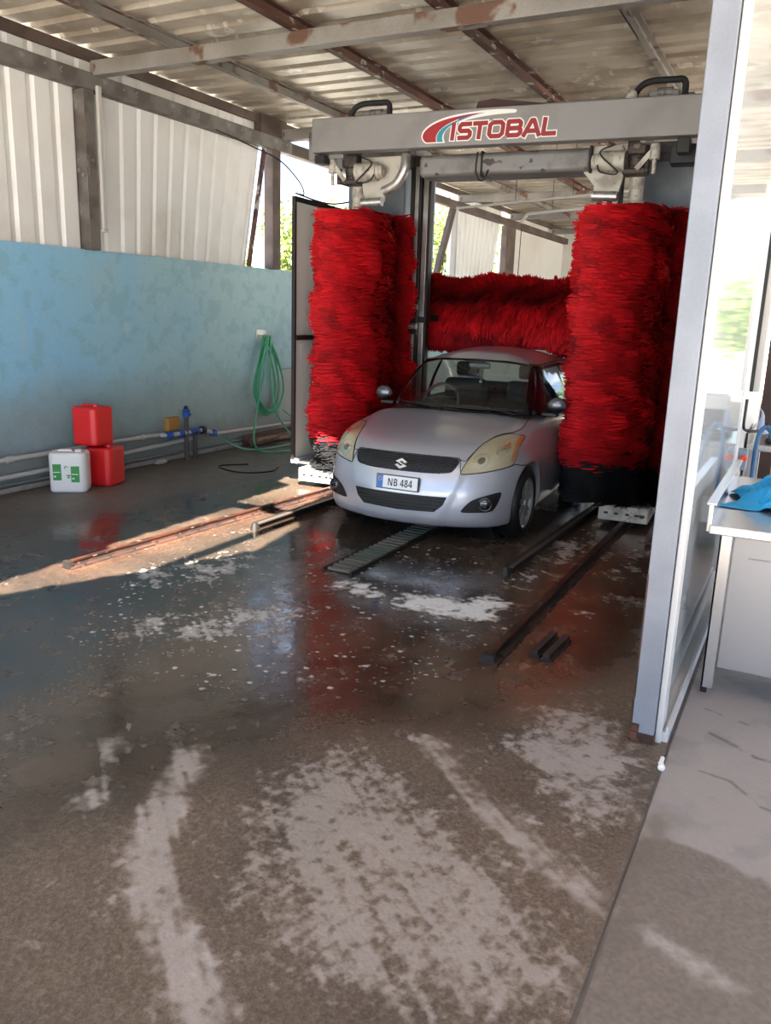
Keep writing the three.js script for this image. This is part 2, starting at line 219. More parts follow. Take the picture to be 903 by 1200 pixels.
// ---------------------------------------------------------------- the setting: walls
const WX = -6.86;
{
  const S0 = -3.5, S1 = 24.2, W = 2048, H = 256, L = S1 - S0, HH = 2.37;   // painted wall, s runs away from the camera
  const map = dataTex(W, H, (i, j) => {
    const s = S0 + (i + 0.5) / W * L, y = (j + 0.5) / H * HH, n = fbm(s * 1.1 + 30, y * 1.1 + 10, 4), n2 = fbm(s * 5, y * 2 + 60, 4), n3 = fbm(s * 9 + 4, y * 9 + 4, 3);
    const t = sst(5.5, 8.6, s + (n - 0.5) * 2.5 + (1 - y) * 0.4), c = [mix(134, 158, t), mix(184, 188, t), mix(212, 190, t)];
    const L3 = (b, k) => { for (let q = 0; q < 3; q++) c[q] += (b[q] - c[q]) * k; };
    L3([158, 184, 194], sst(0.55, 0.75, n2) * 0.35); L3([122, 160, 170], sst(0.5, 0.3, n3) * 0.35);
    L3([136, 142, 132], sst(1.25, 0.55, y + (n - 0.5) * 0.5) * 0.6); L3([126, 124, 116], sst(0.5, 0.2, y + (n2 - 0.5) * 0.3) * 0.75);
    if (s > 9.95) L3([166, 163, 156], sst(1.0, 0.96, y) * 0.9);
    if (s > 9.95) L3([96, 92, 88], sst(0.014, 0, Math.abs(y - 0.99)) * 0.6);
    for (const [a, b, r] of [[6.98, 1.58, 0.07], [9.05, 1.42, 0.07], [7.6, 1.78, 0.05], [8.7, 1.1, 0.05]]) L3([176, 196, 204], sst(1, 0.2, Math.hypot((s - a) / r, (y - b) / r / 1.3) + (n3 - 0.5) * 0.8) * 0.5);
    const g = (rnd() - 0.5) * 8; return c.map((q) => clamp(q + g, 0, 255));
  }, true);
  map.wrapS = map.wrapT = THREE.ClampToEdgeWrapping;
  const g = bb(WX - 0.2, WX, 0, HH, -S1, -S0), p = g.attributes.position, u = g.attributes.uv;
  for (let i = 0; i < p.count; i++) u.setXY(i, (-p.getZ(i) - S0) / L, p.getY(i) / HH);
  struct('wall_left', g, std(0xffffff, 0.55, 0, { map, bumpMap: (() => { const t = noiseTile.clone(); t.repeat.set(14, 1.4); return t; })(), bumpScale: 0.002 }), 'low masonry wall painted blue with worn grey foot');
  struct('baseboard_left', bb(WX, WX + 0.07, 0, 0.06, -24, 3.5, 0.02), std(0xffffff, 0.8, 0, { map: mottled(0x98918a, 0x7b746c, 0.4, 0.7, 5, 18) }), 'rough concrete kerb along the wall foot');
  const white = std(0xffffff, 0.7, 0, { map: big(mottled(0xd6d3cc, 0xc6c1b7, 0.4, 0.75, 3, 6), 0.13) });
  struct('wall_back', bb(-7.0, -0.25, 0, 4.25, -24.4, -24.2), white, 'white plastered wall at the far end of the shed');
  struct('wall_plaster', bb(WX - 0.16, WX - 0.04, 2.37, 4.28, -24.2, -19.66), white, 'white plastered wall strip above the low wall at the far end');
  struct('wall_right', bb(-0.4, -0.25, 0, 1.2, -24.2, -9.9), white);
}
// corrugated sheets: profile along one axis, swept along the other
function ribs(a0, a1, pitch, depth) {
  const pts = []; for (let a = a0; a < a1 - 1e-6; a += pitch) for (const [f, d] of [[0, 0], [0.62, 0], [0.72, 1], [0.90, 1]]) if (a + f * pitch <= a1) pts.push([a + f * pitch, d * depth]);
  pts.push([a1, 0]); return pts;
}
function sheetGeo(pts, place, b0f, b1f, t = 0.003) {   // place(a, b, d) -> point ; b0f / b1f give the ends at a
  const pos = [], idx = [], uv = [], n = pts.length;
  for (const side of [0, 1]) for (const [a, d] of pts) for (const b of [b0f(a), b1f(a)]) { pos.push(...place(a, b, d + side * t)); uv.push(a, b); }
  for (let i = 0; i < n - 1; i++) for (const s of [0, 2 * n]) idx.push(s + 2 * i, s + 2 * i + 1, s + 2 * i + 2, s + 2 * i + 2, s + 2 * i + 1, s + 2 * i + 3);
  const g = new THREE.BufferGeometry(); g.setAttribute('position', new THREE.Float32BufferAttribute(pos, 3)); g.setAttribute('uv', new THREE.Float32BufferAttribute(uv, 2)); g.setIndex(idx);
  const q = g.toNonIndexed(); q.computeVertexNormals(); return q;
}
const RY = 4.29;
{
  const ceil = structGroup('ceiling', 'corrugated metal roof sheets seen from below');
  // sheets about a metre wide, laid across the shed; one lane is missing near the right edge, where the sun comes through
  const kx = SUN.x / -SUN.y, kz = SUN.z / -SUN.y, sh = (x, z) => [x - kx * RY, z - kz * RY];
  // floor outline of the sunny strip, carried back up the sun's direction to the gap in the roof
  const lo = [[-2.9, -4.62], [-3.3, -4.425], [-4.05, -4.07], [-4.4, -3.9], [-5.0, -3.67], [-5.8, -3.8], [-6.4, -4.2], [-7.6, -4.3]];     // z, x of the near edge
  const hi = [[-2.9, -4.62], [-3.9, -4.63], [-4.44, -4.60], [-4.45, -4.69], [-6.2, -4.70], [-6.21, -4.80], [-7.2, -4.82], [-7.3, -5.05], [-7.6, -5.12]];
  const edge = (l, z) => { z += kz * RY; const q = l.map(([a, b]) => [a, b]); if (z >= q[0][0]) return q[0][1] - kx * RY; for (let i = 1; i < q.length; i++) if (z >= q[i][0]) { const t = (z - q[i - 1][0]) / (q[i][0] - q[i - 1][0]); return mix(q[i - 1][1], q[i][1], t) - kx * RY; } return q.at(-1)[1] - kx * RY; };
  const gapZ = [-2.9 - kz * RY, -7.55 - kz * RY];
  for (let z = 1.98; z > -24.3; z -= 0.99) {
    const z1 = z - 1.0, pts = ribs(-z, -z1, 0.33, 0.035), place = (a, b, d) => [b, RY + d, -a];
    const dz = (rnd() - 0.5) * 0.006;
    const inGap = z > gapZ[1] && z1 < gapZ[0];
    const m = (b0, b1, gp = pts) => { const o = part(ceil, 'roof_sheet', sheetGeo(gp, place, b0, b1), M.galv); o.position.y = dz; return o; };
    if (!inGap) m(() => -7.15, () => (z < -18.3 ? -0.25 : 4.9));
    else {
      const fine = []; const P = (a) => { for (let i = 1; i < pts.length; i++) if (a <= pts[i][0] + 1e-9) { const t = (a - pts[i - 1][0]) / Math.max(1e-6, pts[i][0] - pts[i - 1][0]); return mix(pts[i - 1][1], pts[i][1], t); } return 0; };
      for (let k = 0; k <= 60; k++) { const a = mix(-z, -z1, k / 60); fine.push([a, P(a)]); }
      const inside = (a) => -a < gapZ[0] && -a > gapZ[1];
      m(() => -7.15, (a) => (inside(a) ? edge(hi, -a) : 0.5), fine); m((a) => (inside(a) ? edge(lo, -a) : 0.5), () => 4.9, fine);
    }
  }
  struct('trim_1', bb(-6.86, -6.81, 4.17, 4.27, -24.2, 1.9), M.columnBrown, 'rusty roof edge angle above the left wall');
  // purlins along the shed
  const C = (x, y0, y1, w, t = 0.012) => { const e = x > -0.2 ? -18.7 : -24.2; return [bb(x - w / 2, x - w / 2 + t, y0, y1, e, 1.9), bb(x - w / 2, x + w / 2, y0, y0 + t, e, 1.9), bb(x - w / 2, x + w / 2, y1 - t, y1, e, 1.9)]; };
  [[-5.75, M.beamGrey, 0.06], [-4.38, M.rustBrown, 0.08], [-3.01, M.rustBrown, 0.08], [-1.70, M.beamGrey, 0.06], [-0.3, M.beamGrey, 0.06], [1.1, M.rustBrown, 0.07], [2.5, M.beamGrey, 0.06], [3.8, M.beamGrey, 0.06]].forEach(([x, m, w], i) => {
    struct('roof_purlin', C(x, 4.17, 4.285, w), m, ['grey', 'rusty brown', 'rusty brown', 'grey', 'grey', 'rusty brown', 'grey', 'grey'][i] + ' steel purlin under the roof sheets');
  });
  for (const z of [0.2, -3.3, -6.62, -9.92, -13.1, -16.2, -19.3, -22.7]) struct('roof_beam', bb(-6.8, z < -19 ? -0.27 : 4.85, 4.03, 4.17, z - 0.06, z + 0.06, 0.01), M.beamGrey, 'grey steel cross beam spotted with rust under the purlins');
  struct('wall_beam', bb(WX - 0.02, WX + 0.10, 3.89, 4.05, -10.1, 1.9, 0.008), M.steelGrey, 'grey steel beam along the head of the left wall');
  struct('wall_beam', bb(WX - 0.02, WX + 0.10, 3.89, 4.04, -24.2, -10.1, 0.008), M.columnBrown, 'brown steel beam along the head of the left wall behind the gantry');
  const colG = (z0, z1) => [bb(WX - 0.06, WX + 0.09, 2.365, 3.89, -z1, -z0, 0.006)];
  struct('wall_column', colG(6.43, 6.57), M.steelGrey, 'dark grey steel post between the wall sheets');
  struct('wall_column', colG(9.66, 9.84), M.columnBrown, 'brown steel post at the edge of the open bay');
  struct('wall_column', bb(WX - 0.06, WX + 0.09, 4.05, 4.28, -9.98, -9.4), M.columnBrown, 'brown corner plate over the post');
  struct('wall_column', colG(19.05, 19.65), M.columnBrown, 'wide brown post at the far end'); struct('wall_column', colG(13.05, 13.25), M.columnBrown); struct('wall_column', colG(-0.1, 0.1), M.steelGrey);
  for (const z of [0.2, -3.3, -9.92, -16.2]) struct('shed_column', bb(z < -16 ? -0.4 : 4.7, z < -16 ? -0.25 : 4.85, 0, 4.03, z - 0.08, z + 0.08), M.beamGrey, 'steel column on the open right side of the shed');
  // white ribbed wall sheets (off the wall line a little, some hanging askew)
  const wplace = (a, b, d) => [WX - 0.03 - d, b, -a];
  const sheets = [[[-3.4, 3.2], 2.37, () => 4.22, 'white ribbed wall sheet nearest the camera'], [[3.2, 6.55], 2.37, () => 4.22, 'white ribbed wall sheet left of the grey post']];
  for (const [[a, b], y0, y1, label] of sheets) { const o = part(scene, 'wall_sheet', sheetGeo(ribs(a, b, 0.275, 0.03), wplace, () => y0, () => 4.27), M.wallSheet, label); o.userData.kind = 'structure'; }
  const slant = (a0, a1, top, low, name, label) => {   // sheet whose far edge leans
    const p = ribs(a0, top, 0.272, 0.03), pl = (a, b, d) => { const t = clamp((4.22 - b) / 1.85), lim = mix(top, low, t); return [WX - 0.03 - d, b, -(a0 + (a - a0) * (lim - a0) / (top - a0))]; };
    const o = part(scene, 'wall_sheet', sheetGeo(p, pl, () => 2.37, () => 4.27), M.wallSheet, label); o.userData.kind = 'structure';
  };
  slant(6.55, 9.63, 9.58, 9.18, 'wall_sheet', 'white ribbed wall sheet with a leaning far edge');
  struct('wall_brace', bar([WX + 0.02, 2.37, -9.20], [WX + 0.02, 3.89, -9.56], 0.05, 0.04), M.rustBrown, 'leaning rusty angle on the edge of the wall sheet');
  slant(16.3, 19, 18.95, 18.4, 'wall_sheet', 'white ribbed wall sheet hanging askew in the far bay');
  struct('wall_brace', bar([WX + 0.02, 2.37, -15.15], [WX + 0.02, 3.89, -15.95], 0.09, 0.14), M.columnBrown, 'leaning brown plank in the far bay');
  struct('wall_brace', bb(WX - 0.1, WX - 0.02, 2.37, 3.9, -16.3, -16.02), M.whitePaint, 'white upright board in the far bay');
}

// ---------------------------------------------------------------- the partition on the right
{
  const w = structGroup('partition', 'white framed glazed screen beside the wash bay');
  const g = part(w, 'post', [bb(-0.515, -0.415, 0, 4.05, -3.62, -3.5, 0.006)], M.postPaint, 'pale grey painted end post');
  part(g, 'rust_patch', [bb(-0.522, -0.512, 0.0, 0.20, -3.61, -3.497, 0.004), bb(-0.518, -0.412, 0, 0.045, -3.63, -3.493, 0.004), bb(-0.518, -0.509, 0.2, 0.78, -3.6, -3.4985, 0.003), bb(-0.514, -0.48, 0.045, 0.085, -3.52, -3.4965, 0.004)], M.rust, 'rusted foot of the post');
  part(w, 'frame_strip', [bb(-0.412, -0.385, 0, 4.05, -3.64, -3.53, 0.004)], M.whitePaint); part(w, 'frame_strip', [bb(-0.45, -0.412, 0, 4.05, -6.42, -6.22, 0.006)], M.whitePaint);
  part(w, 'bottom_track', [bb(-0.44, -0.36, 0, 0.05, -6.3, -3.55, 0.004), bb(-0.44, -0.425, 0.05, 0.09, -6.3, -3.55), bb(-0.372, -0.36, 0.05, 0.075, -6.3, -3.55)], M.whitePaint);
  part(w, 'backing_board', bb(-0.46, -0.435, 0.05, 4.05, -6.25, -3.6), std(0xffffff, 0.6, 0, { map: mottled(0xc4c6c4, 0xb2b5b1, 0.4, 0.7, 2, 5) }));
  part(w, 'glass_pane', bb(-0.425, -0.419, 0.06, 4.05, -6.25, -3.6), phy({ color: 0xc4c8c8, roughness: 0.05, transmission: 0.25, thickness: 0, ior: 1.5 }));
  part(w, 'wall_panel', bb(-0.47, -0.42, 0, 4.05, -8.6, -6.42), M.whitePaint);
  part(w, 'top_rail', bb(-0.50, -0.37, 4.03, 4.12, -8.6, -3.5), M.whitePaint);
  single('floor_scrap', 'small white scrap lying on the floor joint by the grey post', 'scrap', [sph([-0.345, 0.014, -3.30], 0.016, 10), sph([-0.352, 0.012, -3.335], 0.012, 10), bb(-0.362, -0.345, 0.001, 0.02, -3.39, -3.35, 0.006)], M.whitePlastic);
  const k = thing('cable_duct', 'pale upright cable duct with a dark slot on the white screen wall', 'cable duct', [-0.385, 1.34, -6.85]);
  part(k, 'duct', bb(-0.03, 0.035, 0, 1.5, -0.05, 0.03, 0.006), M.pvc); part(k, 'dark_slot', bb(-0.034, -0.01, 0.0, 1.48, 0.03, 0.05), M.black);
}

// ---------------------------------------------------------------- the car
function pchip(xs, ys) {
  const n = xs.length, h = [], d = [], m = new Array(n).fill(0);
  for (let i = 0; i < n - 1; i++) { h[i] = xs[i + 1] - xs[i]; d[i] = (ys[i + 1] - ys[i]) / h[i]; }
  m[0] = d[0]; m[n - 1] = d[n - 2];
  for (let i = 1; i < n - 1; i++) if (d[i - 1] * d[i] > 0) { const a = 2 * h[i] + h[i - 1], b = h[i] + 2 * h[i - 1]; m[i] = (a + b) / (a / d[i - 1] + b / d[i]); }
  return (x) => {
    x = clamp(x, xs[0], xs[n - 1]); let i = 0; while (i < n - 2 && x > xs[i + 1]) i++; const t = (x - xs[i]) / h[i];
    return (1 + 2 * t) * (1 - t) ** 2 * ys[i] + t * (1 - t) ** 2 * h[i] * m[i] + t * t * (3 - 2 * t) * ys[i + 1] + t * t * (t - 1) * h[i] * m[i + 1];
  };
}
{
  const car = thing('car', 'silver hatchback with wet hood standing between the red wash brushes', 'car', [-2.83, 0, -5.75], 0.035);
  const zf = pchip([0.15, 0.2, 0.26, 0.36, 0.46, 0.54, 0.62, 0.70, 0.78, 0.9], [-0.10, -0.045, -0.01, 0, -0.005, -0.025, -0.055, -0.095, -0.16, -0.3]);
  const bow = pchip([0, 0.2, 0.4, 0.6, 0.7, 0.78, 0.86], [0, 0.014, 0.06, 0.15, 0.225, 0.335, 0.58]);
  const h0 = pchip([-3.9, -3.6, -3.0, -1.5, -1.2, -0.8, -0.45, -0.2, 0], [0.93, 0.97, 0.98, 0.98, 0.985, 0.93, 0.86, 0.785, 0.70]);
  const Wz = pchip([-3.9, -3.6, -3.2, -2.6, -1.6, -0.9, -0.5, 0], [0.70, 0.80, 0.845, 0.845, 0.845, 0.845, 0.835, 0.81]);
  const Wy = pchip([0.15, 0.22, 0.35, 0.5, 0.62, 0.75, 0.88, 1.0], [-0.06, -0.025, -0.005, 0, 0.0, -0.018, -0.055, -0.11]);
  const smax = (a, b, k) => { const h = Math.max(k - Math.abs(a - b), 0) / k; return Math.max(a, b) + h * h * k * 0.25; };
  const F = (x, y, z) => {
    x = Math.abs(x);
    const bump = 0.010 * sst(0.04, -0.04, x - (0.385 + 0.36 * (y - 0.3))) * sst(0.70, 0.66, y);
    const flare = 0.018 * sst(0.12, 0, Math.abs(Math.hypot(y - 0.30, z + 0.80) - 0.36));
    const side = x - (Wz(z) + Wy(y) + flare), front = (z - (zf(y) - bow(x) + bump)) * 0.8;
    const top = (y - (h0(z) - 0.055 * (x / 0.75) ** 2 + 0.012 * sst(0.10, 0, Math.abs(x - 0.60 - 0.1 * (-z - 0.6))) * sst(-0.2, -0.7, z) * sst(-1.4, -1.0, z))) * 0.95;
    const rear = -3.85 + 0.1 * (x / 0.7) ** 2 + 0.25 * Math.max(0, y - 0.6) ** 2 - z;
    return smax(smax(smax(smax(side, front, 0.12), top, 0.07), 0.17 - y, 0.04), rear, 0.1);
  };
  const grad = (x, y, z) => { const e = 0.004; return V(F(x + e, y, z) - F(x - e, y, z), F(x, y + e, z) - F(x, y - e, z), F(x, y, z + e) - F(x, y, z - e)).normalize(); };
  function march(o, d, t0, t1, step) {
    let p = t0; for (let t = t0; t <= t1; t += step) { if (F(o[0] + d[0] * t, o[1] + d[1] * t, o[2] + d[2] * t) < 0) { let a = p, b = t; for (let k = 0; k < 16; k++) { const m = (a + b) / 2; if (F(o[0] + d[0] * m, o[1] + d[1] * m, o[2] + d[2] * m) < 0) b = m; else a = m; } return b; } p = t; } return null;
  }
  // body shell: rings of rays from a spine inside it
  const NP = 132, rows = [];
  const za = -0.5, zb = -3.3;
  for (let i = 0; i <= 46; i++) { const t = 1 - i / 46, th = Math.PI / 2 * (1 - t * t * 0.15 - t * 0.85); rows.push([za, Math.cos(th), Math.sin(th)]); }
  for (let i = 1; i < 60; i++) rows.push([mix(za, zb, i / 60), 0, 1]);
  for (let i = 0; i <= 20; i++) { const th = Math.PI / 2 * (i / 20); rows.push([zb, -Math.sin(th), Math.cos(th)]); }
  const pos = [], nor = [], idx = [];
  for (const [oz, c, s] of rows) for (let k = 0; k < NP; k++) {
    const a = k / NP * Math.PI * 2, ex = Math.cos(a) * 0.84, ey = Math.sin(a) * 0.36, l = Math.hypot(ex, ey);
    const d = [ex / l * s, ey / l * s, c], o = [0, 0.5, oz]; let lo = 0, hi = 1.6;
    for (let q = 0; q < 22; q++) { const m = (lo + hi) / 2; if (F(o[0] + d[0] * m, o[1] + d[1] * m, o[2] + d[2] * m) < 0) lo = m; else hi = m; }
    const P = [o[0] + d[0] * lo, o[1] + d[1] * lo, o[2] + d[2] * lo]; pos.push(...P); const g = grad(...P); nor.push(g.x, g.y, g.z);
  }
  for (let r = 0; r < rows.length - 1; r++) for (let k = 0; k < NP; k++) { const a = r * NP + k, b = r * NP + (k + 1) % NP, c = a + NP, d = b + NP; if (r > 0) idx.push(a, c, b); if (r < rows.length - 2) idx.push(b, c, d); }
  const shell = new THREE.BufferGeometry(); shell.setAttribute('position', new THREE.Float32BufferAttribute(pos, 3)); shell.setAttribute('normal', new THREE.Float32BufferAttribute(nor, 3)); shell.setAttribute('uv', new THREE.Float32BufferAttribute(new Float32Array(pos.length / 3 * 2), 2)); shell.setIndex(idx);
  const paint = phy({ color: 0xb7bac4, metalness: 0.45, roughness: 0.3, clearcoat: 0.7, clearcoatRoughness: 0.08 });
  const dark = std(0x0c0c0d, 0.6), gloss = phy({ color: 0x0a0a0b, roughness: 0.25, clearcoat: 0.6 });
  const ev = new Evaluator(); ev.useGroups = false; ev.attributes = ['position', 'normal', 'uv'];
  let body = new Brush(shell); body.updateMatrixWorld();
  for (const [z, s] of [[-0.8, 1], [-0.8, -1], [-3.23, 1], [-3.23, -1]]) {
    const c = new THREE.CylinderGeometry(0.345, 0.345, 0.34, 64); c.rotateZ(Math.PI / 2); c.translate(s * 0.79, 0.315, z); const b = new Brush(c); b.updateMatrixWorld(); body = ev.evaluate(body, b, SUBTRACTION); body.updateMatrixWorld();
  }
  // a polygon laid on the shell: seen from the front (axis z) or from above (axis y) or from a side (axis x / -x)
  const onto = (axis, a, b) => { const t = axis === 'z' ? march([a, b, 0.15], [0, 0, -1], 0, 1.9, 0.01) : axis === 'y' ? march([a, 1.3, b], [0, -1, 0], 0, 1.2, 0.01) : march([axis === 'x' ? 1.2 : -1.2, b, a], [axis === 'x' ? -1 : 1, 0, 0], 0, 1.1, 0.01);
    if (t === null) return null; return axis === 'z' ? [a, b, 0.15 - t] : axis === 'y' ? [a, 1.3 - t, b] : [(axis === 'x' ? 1 : -1) * (1.2 - t), b, a]; };
  function clip(poly, x0, x1, y0, y1) {
    for (const [k, v, sgn] of [[0, x0, 1], [0, x1, -1], [1, y0, 1], [1, y1, -1]]) { const out = []; for (let i = 0; i < poly.length; i++) { const p = poly[i], q = poly[(i + 1) % poly.length], a = (p[k] - v) * sgn, b = (q[k] - v) * sgn; if (a >= 0) out.push(p); if (a * b < 0) { const t = a / (a - b); out.push([mix(p[0], q[0], t), mix(p[1], q[1], t)]); } } poly = out; if (!poly.length) break; }
    return poly;
  }
  function smoothPoly(pts, n = 8) { const c = new THREE.CatmullRomCurve3(pts.map((p) => V(p[0], p[1], 0)), true, 'catmullrom', 0.35); return c.getPoints(pts.length * n).slice(0, -1).map((p) => [p.x, p.y]); }
  function patch(poly, axis, off, cell = 0.025) {
    let [a0, a1, b0, b1] = [9, -9, 9, -9]; for (const [a, b] of poly) { a0 = Math.min(a0, a); a1 = Math.max(a1, a); b0 = Math.min(b0, b); b1 = Math.max(b1, b); }
    const P = [], Nn = []; const na = Math.ceil((a1 - a0) / cell), nb = Math.ceil((b1 - b0) / cell);
    for (let i = 0; i < na; i++) for (let j = 0; j < nb; j++) {
      const c = clip(poly, a0 + (a1 - a0) * i / na, a0 + (a1 - a0) * (i + 1) / na, b0 + (b1 - b0) * j / nb, b0 + (b1 - b0) * (j + 1) / nb); if (c.length < 3) continue;
      const cc = c.map((p) => new THREE.Vector2(p[0], p[1])); if (THREE.ShapeUtils.isClockWise(cc)) { cc.reverse(); c.reverse(); }
      const q = c.map(([a, b]) => onto(axis, a, b)); if (q.some((v) => !v)) continue;
      const gs = q.map((v) => grad(...v)), tri = THREE.ShapeUtils.triangulateShape(cc, []), flip = axis === 'y' || axis === 'x';
      for (const t of tri) for (const k of flip ? [t[0], t[2], t[1]] : t) { P.push(q[k][0] + gs[k].x * off, q[k][1] + gs[k].y * off, q[k][2] + gs[k].z * off); Nn.push(gs[k].x, gs[k].y, gs[k].z); }
    }
    const g = new THREE.BufferGeometry(); g.setAttribute('position', new THREE.Float32BufferAttribute(P, 3)); g.setAttribute('normal', new THREE.Float32BufferAttribute(Nn, 3)); g.setAttribute('uv', new THREE.Float32BufferAttribute(new Float32Array(P.length / 3 * 2), 2)); return g;
  }
  const seam = (pts, axis, r = 0.0025, off = 0.003, closed = false) => { const c = new THREE.CatmullRomCurve3(pts.map((p) => V(p[0], p[1], 0)), closed, 'catmullrom', 0.3); const q = c.getPoints(pts.length * 8).map((p) => onto(axis, p.x, p.y)).filter(Boolean).map((v) => { const g = grad(...v); return V(v[0] + g.x * off, v[1] + g.y * off, v[2] + g.z * off); }); return new THREE.TubeGeometry(new THREE.CatmullRomCurve3(q, closed), q.length * 2, r, 5, closed); };
  const mir = (p) => p.map(([a, b]) => [-a, b]);
  part(car, 'body', body.geometry, paint);
  const hood = [[0, -0.135], [0.25, -0.15], [0.42, -0.185], [0.49, -0.20], [0.525, -0.29], [0.555, -0.43], [0.60, -0.62], [0.66, -0.755], [0.69, -0.82], [0.715, -0.95], [0.70, -1.15], [0.655, -1.34]];
  const hoodPoly = [...hood, [0.35, -1.14], [0, -1.08], [-0.35, -1.14], ...mir(hood).reverse().slice(0, -1)];
  part(car, 'hood', patch(hoodPoly, 'y', 0.004, 0.03), paint);
  // doors and sills
  for (const [ax, s] of [['x', 1], ['-x', -1]]) {
    const d = part(car, 'door', patch([[-1.30, 0.27], [-2.38, 0.27], [-2.40, 0.955], [-1.36, 0.935], [-1.24, 0.8], [-1.22, 0.5]], ax, 0.003, 0.06), paint);
    part(d, 'handle', bb(s * 0.845 - 0.012, s * 0.845 + 0.014, 0.80, 0.825, -2.32, -2.14, 0.01), paint);
    const m = part(car, 'side_marker', (() => { const g = new THREE.SphereGeometry(0.014, 10, 8); g.scale(0.5, 1, 1.5); g.translate(s * 0.842, 0.72, -1.13); return g; })(), std(0xd8a05a, 0.3));
  }
  const wheelLiner = std(0x0a0a0a, 0.9);
  for (const s of [-1, 1]) for (const z of [-0.8, -3.23]) { const c = new THREE.CylinderGeometry(0.345, 0.345, 0.02, 40); c.rotateZ(Math.PI / 2); c.translate(s * 0.625, 0.315, z); part(car, 'wheel_liner', c, wheelLiner); }
  // lamps, grilles, plate
  const lampP = smoothPoly([[0.481, 0.617], [0.492, 0.68], [0.524, 0.76], [0.552, 0.82], [0.596, 0.862], [0.665, 0.88], [0.775, 0.862], [0.795, 0.79], [0.792, 0.675], [0.712, 0.648], [0.61, 0.628]], 5);
  const lens = phy({ color: 0xb6ad90, roughness: 0.2, clearcoat: 1, clearcoatRoughness: 0.05, metalness: 0.25 });
  const circ = (x, y, rx, ry = rx) => Array.from({ length: 28 }, (_, k) => [x + Math.cos(k / 28 * 6.2832) * rx, y + Math.sin(k / 28 * 6.2832) * ry]);
  for (const s of [1, -1]) {
    const f = (p) => (s > 0 ? p : mir(p)), h = part(car, 'headlight', patch(f(lampP), 'z', 0.004, 0.02), lens, 'yellowed headlight');
    part(h, 'reflector', [patch(f(circ(0.60, 0.715, 0.062, 0.055)), 'z', 0.006, 0.02)], phy({ color: 0xd9d4c0, roughness: 0.1, metalness: 0.7, clearcoat: 1 }));
    part(h, 'reflector', [patch(f(circ(0.715, 0.79, 0.04, 0.045)), 'z', 0.006, 0.02)], phy({ color: 0xcfc6a8, roughness: 0.12, metalness: 0.7, clearcoat: 1 }));
    part(h, 'bulb_cap', patch(f(circ(0.60, 0.715, 0.026, 0.024)), 'z', 0.008, 0.01), phy({ color: 0x8d8874, roughness: 0.15, metalness: 0.8, clearcoat: 1 }));
    part(h, 'indicator', patch(f([[0.755, 0.862], [0.782, 0.855], [0.795, 0.79], [0.793, 0.70], [0.778, 0.70], [0.775, 0.79]]), 'z', 0.007, 0.02), phy({ color: 0xb3764a, roughness: 0.2, clearcoat: 1 }));
    part(h, 'lamp_seal', seam(f([...lampP, lampP[0]]), 'z', 0.004, 0.003), M.black);
    const fog = smoothPoly([[0.505, 0.322], [0.565, 0.405], [0.635, 0.442], [0.757, 0.475], [0.748, 0.39], [0.715, 0.326], [0.62, 0.318]], 4);
    const fp = part(car, 'fog_light', patch(f(fog), 'z', 0.003, 0.02), dark, 'fog lamp in a black recess');
    const c0 = onto('z', s * 0.668, 0.385), n0 = grad(...c0), q = new THREE.Quaternion().setFromUnitVectors(V(0, 0, 1), V(n0.x * 0.5, 0, 1).normalize());
    const put = (g) => { g.applyQuaternion(q); g.translate(c0[0] + n0.x * 0.01, c0[1], c0[2] + n0.z * 0.01); return g; };
    part(fp, 'fog_ring', put(new THREE.TorusGeometry(0.05, 0.009, 10, 32)), gloss); part(fp, 'fog_lens', put((() => { const g = new THREE.SphereGeometry(0.045, 20, 12); g.scale(1, 1, 0.35); return g; })()), phy({ color: 0x2d2f33, roughness: 0.08, metalness: 0.5, clearcoat: 1 }));
  }
  const gu = [[0, 0.735], [0.25, 0.733], [0.435, 0.728], [0.442, 0.69], [0.40, 0.628], [0.25, 0.614], [0, 0.612]], guP = [...gu, ...mir(gu).reverse().slice(1, -1)];
  const grille = part(car, 'upper_grille', patch(guP, 'z', 0.003, 0.03), dark);
  {
    const hex = []; const R = 0.0135, inside = (x, y) => { let w = false; for (let i = 0, j = guP.length - 1; i < guP.length; j = i++) { const [a, b] = guP[i], [c, d] = guP[j]; if ((b > y) !== (d > y) && x < (c - a) * (y - b) / (d - b) + a) w = !w; } return w; };
    for (let r = 0; r < 8; r++) for (let k = -20; k <= 20; k++) { const x = k * R * 1.95 + (r & 1) * R * 0.97, y = 0.622 + r * R * 1.62 * 0.8; if (!inside(x, y)) continue; const p = onto('z', x, y); if (!p) continue; const g = new THREE.TorusGeometry(R * 0.92, 0.0028, 4, 6); g.rotateZ(Math.PI / 6); g.scale(1.05, 0.82, 1); g.translate(p[0], p[1], p[2] + 0.005); hex.push(g); }
    part(grille, 'grille_mesh', hex, std(0x3a3c40, 0.3, 0.5)); part(grille, 'grille_rim', seam([...guP, guP[0]], 'z', 0.005, 0.003), gloss);
    const S = [[0, 1], [0.9, 0.35], [0.55, 0.13], [0, 0.53], [-0.33, 0.31], [0.9, -0.4], [0, -1], [-0.9, -0.35], [-0.55, -0.13], [0, -0.53], [0.33, -0.31], [-0.9, 0.4]];
    const g = new THREE.ExtrudeGeometry(new THREE.Shape(S.map(([x, y]) => new THREE.Vector2(x * 0.056, y * 0.044))), { depth: 0.008, bevelEnabled: true, bevelThickness: 0.003, bevelSize: 0.002, bevelSegments: 1 });
    g.rotateX(-0.45); const p = onto('z', 0, 0.662); g.translate(p[0], p[1], p[2] + 0.006); part(grille, 'emblem', g, std(0xd9dade, 0.25, 0.5), 'bright badge');
  }
  const gl = [[0, 0.437], [0.25, 0.437], [0.402, 0.437], [0.375, 0.37], [0.31, 0.312], [0, 0.304]], glP = [...gl, ...mir(gl).reverse().slice(1, -1)];
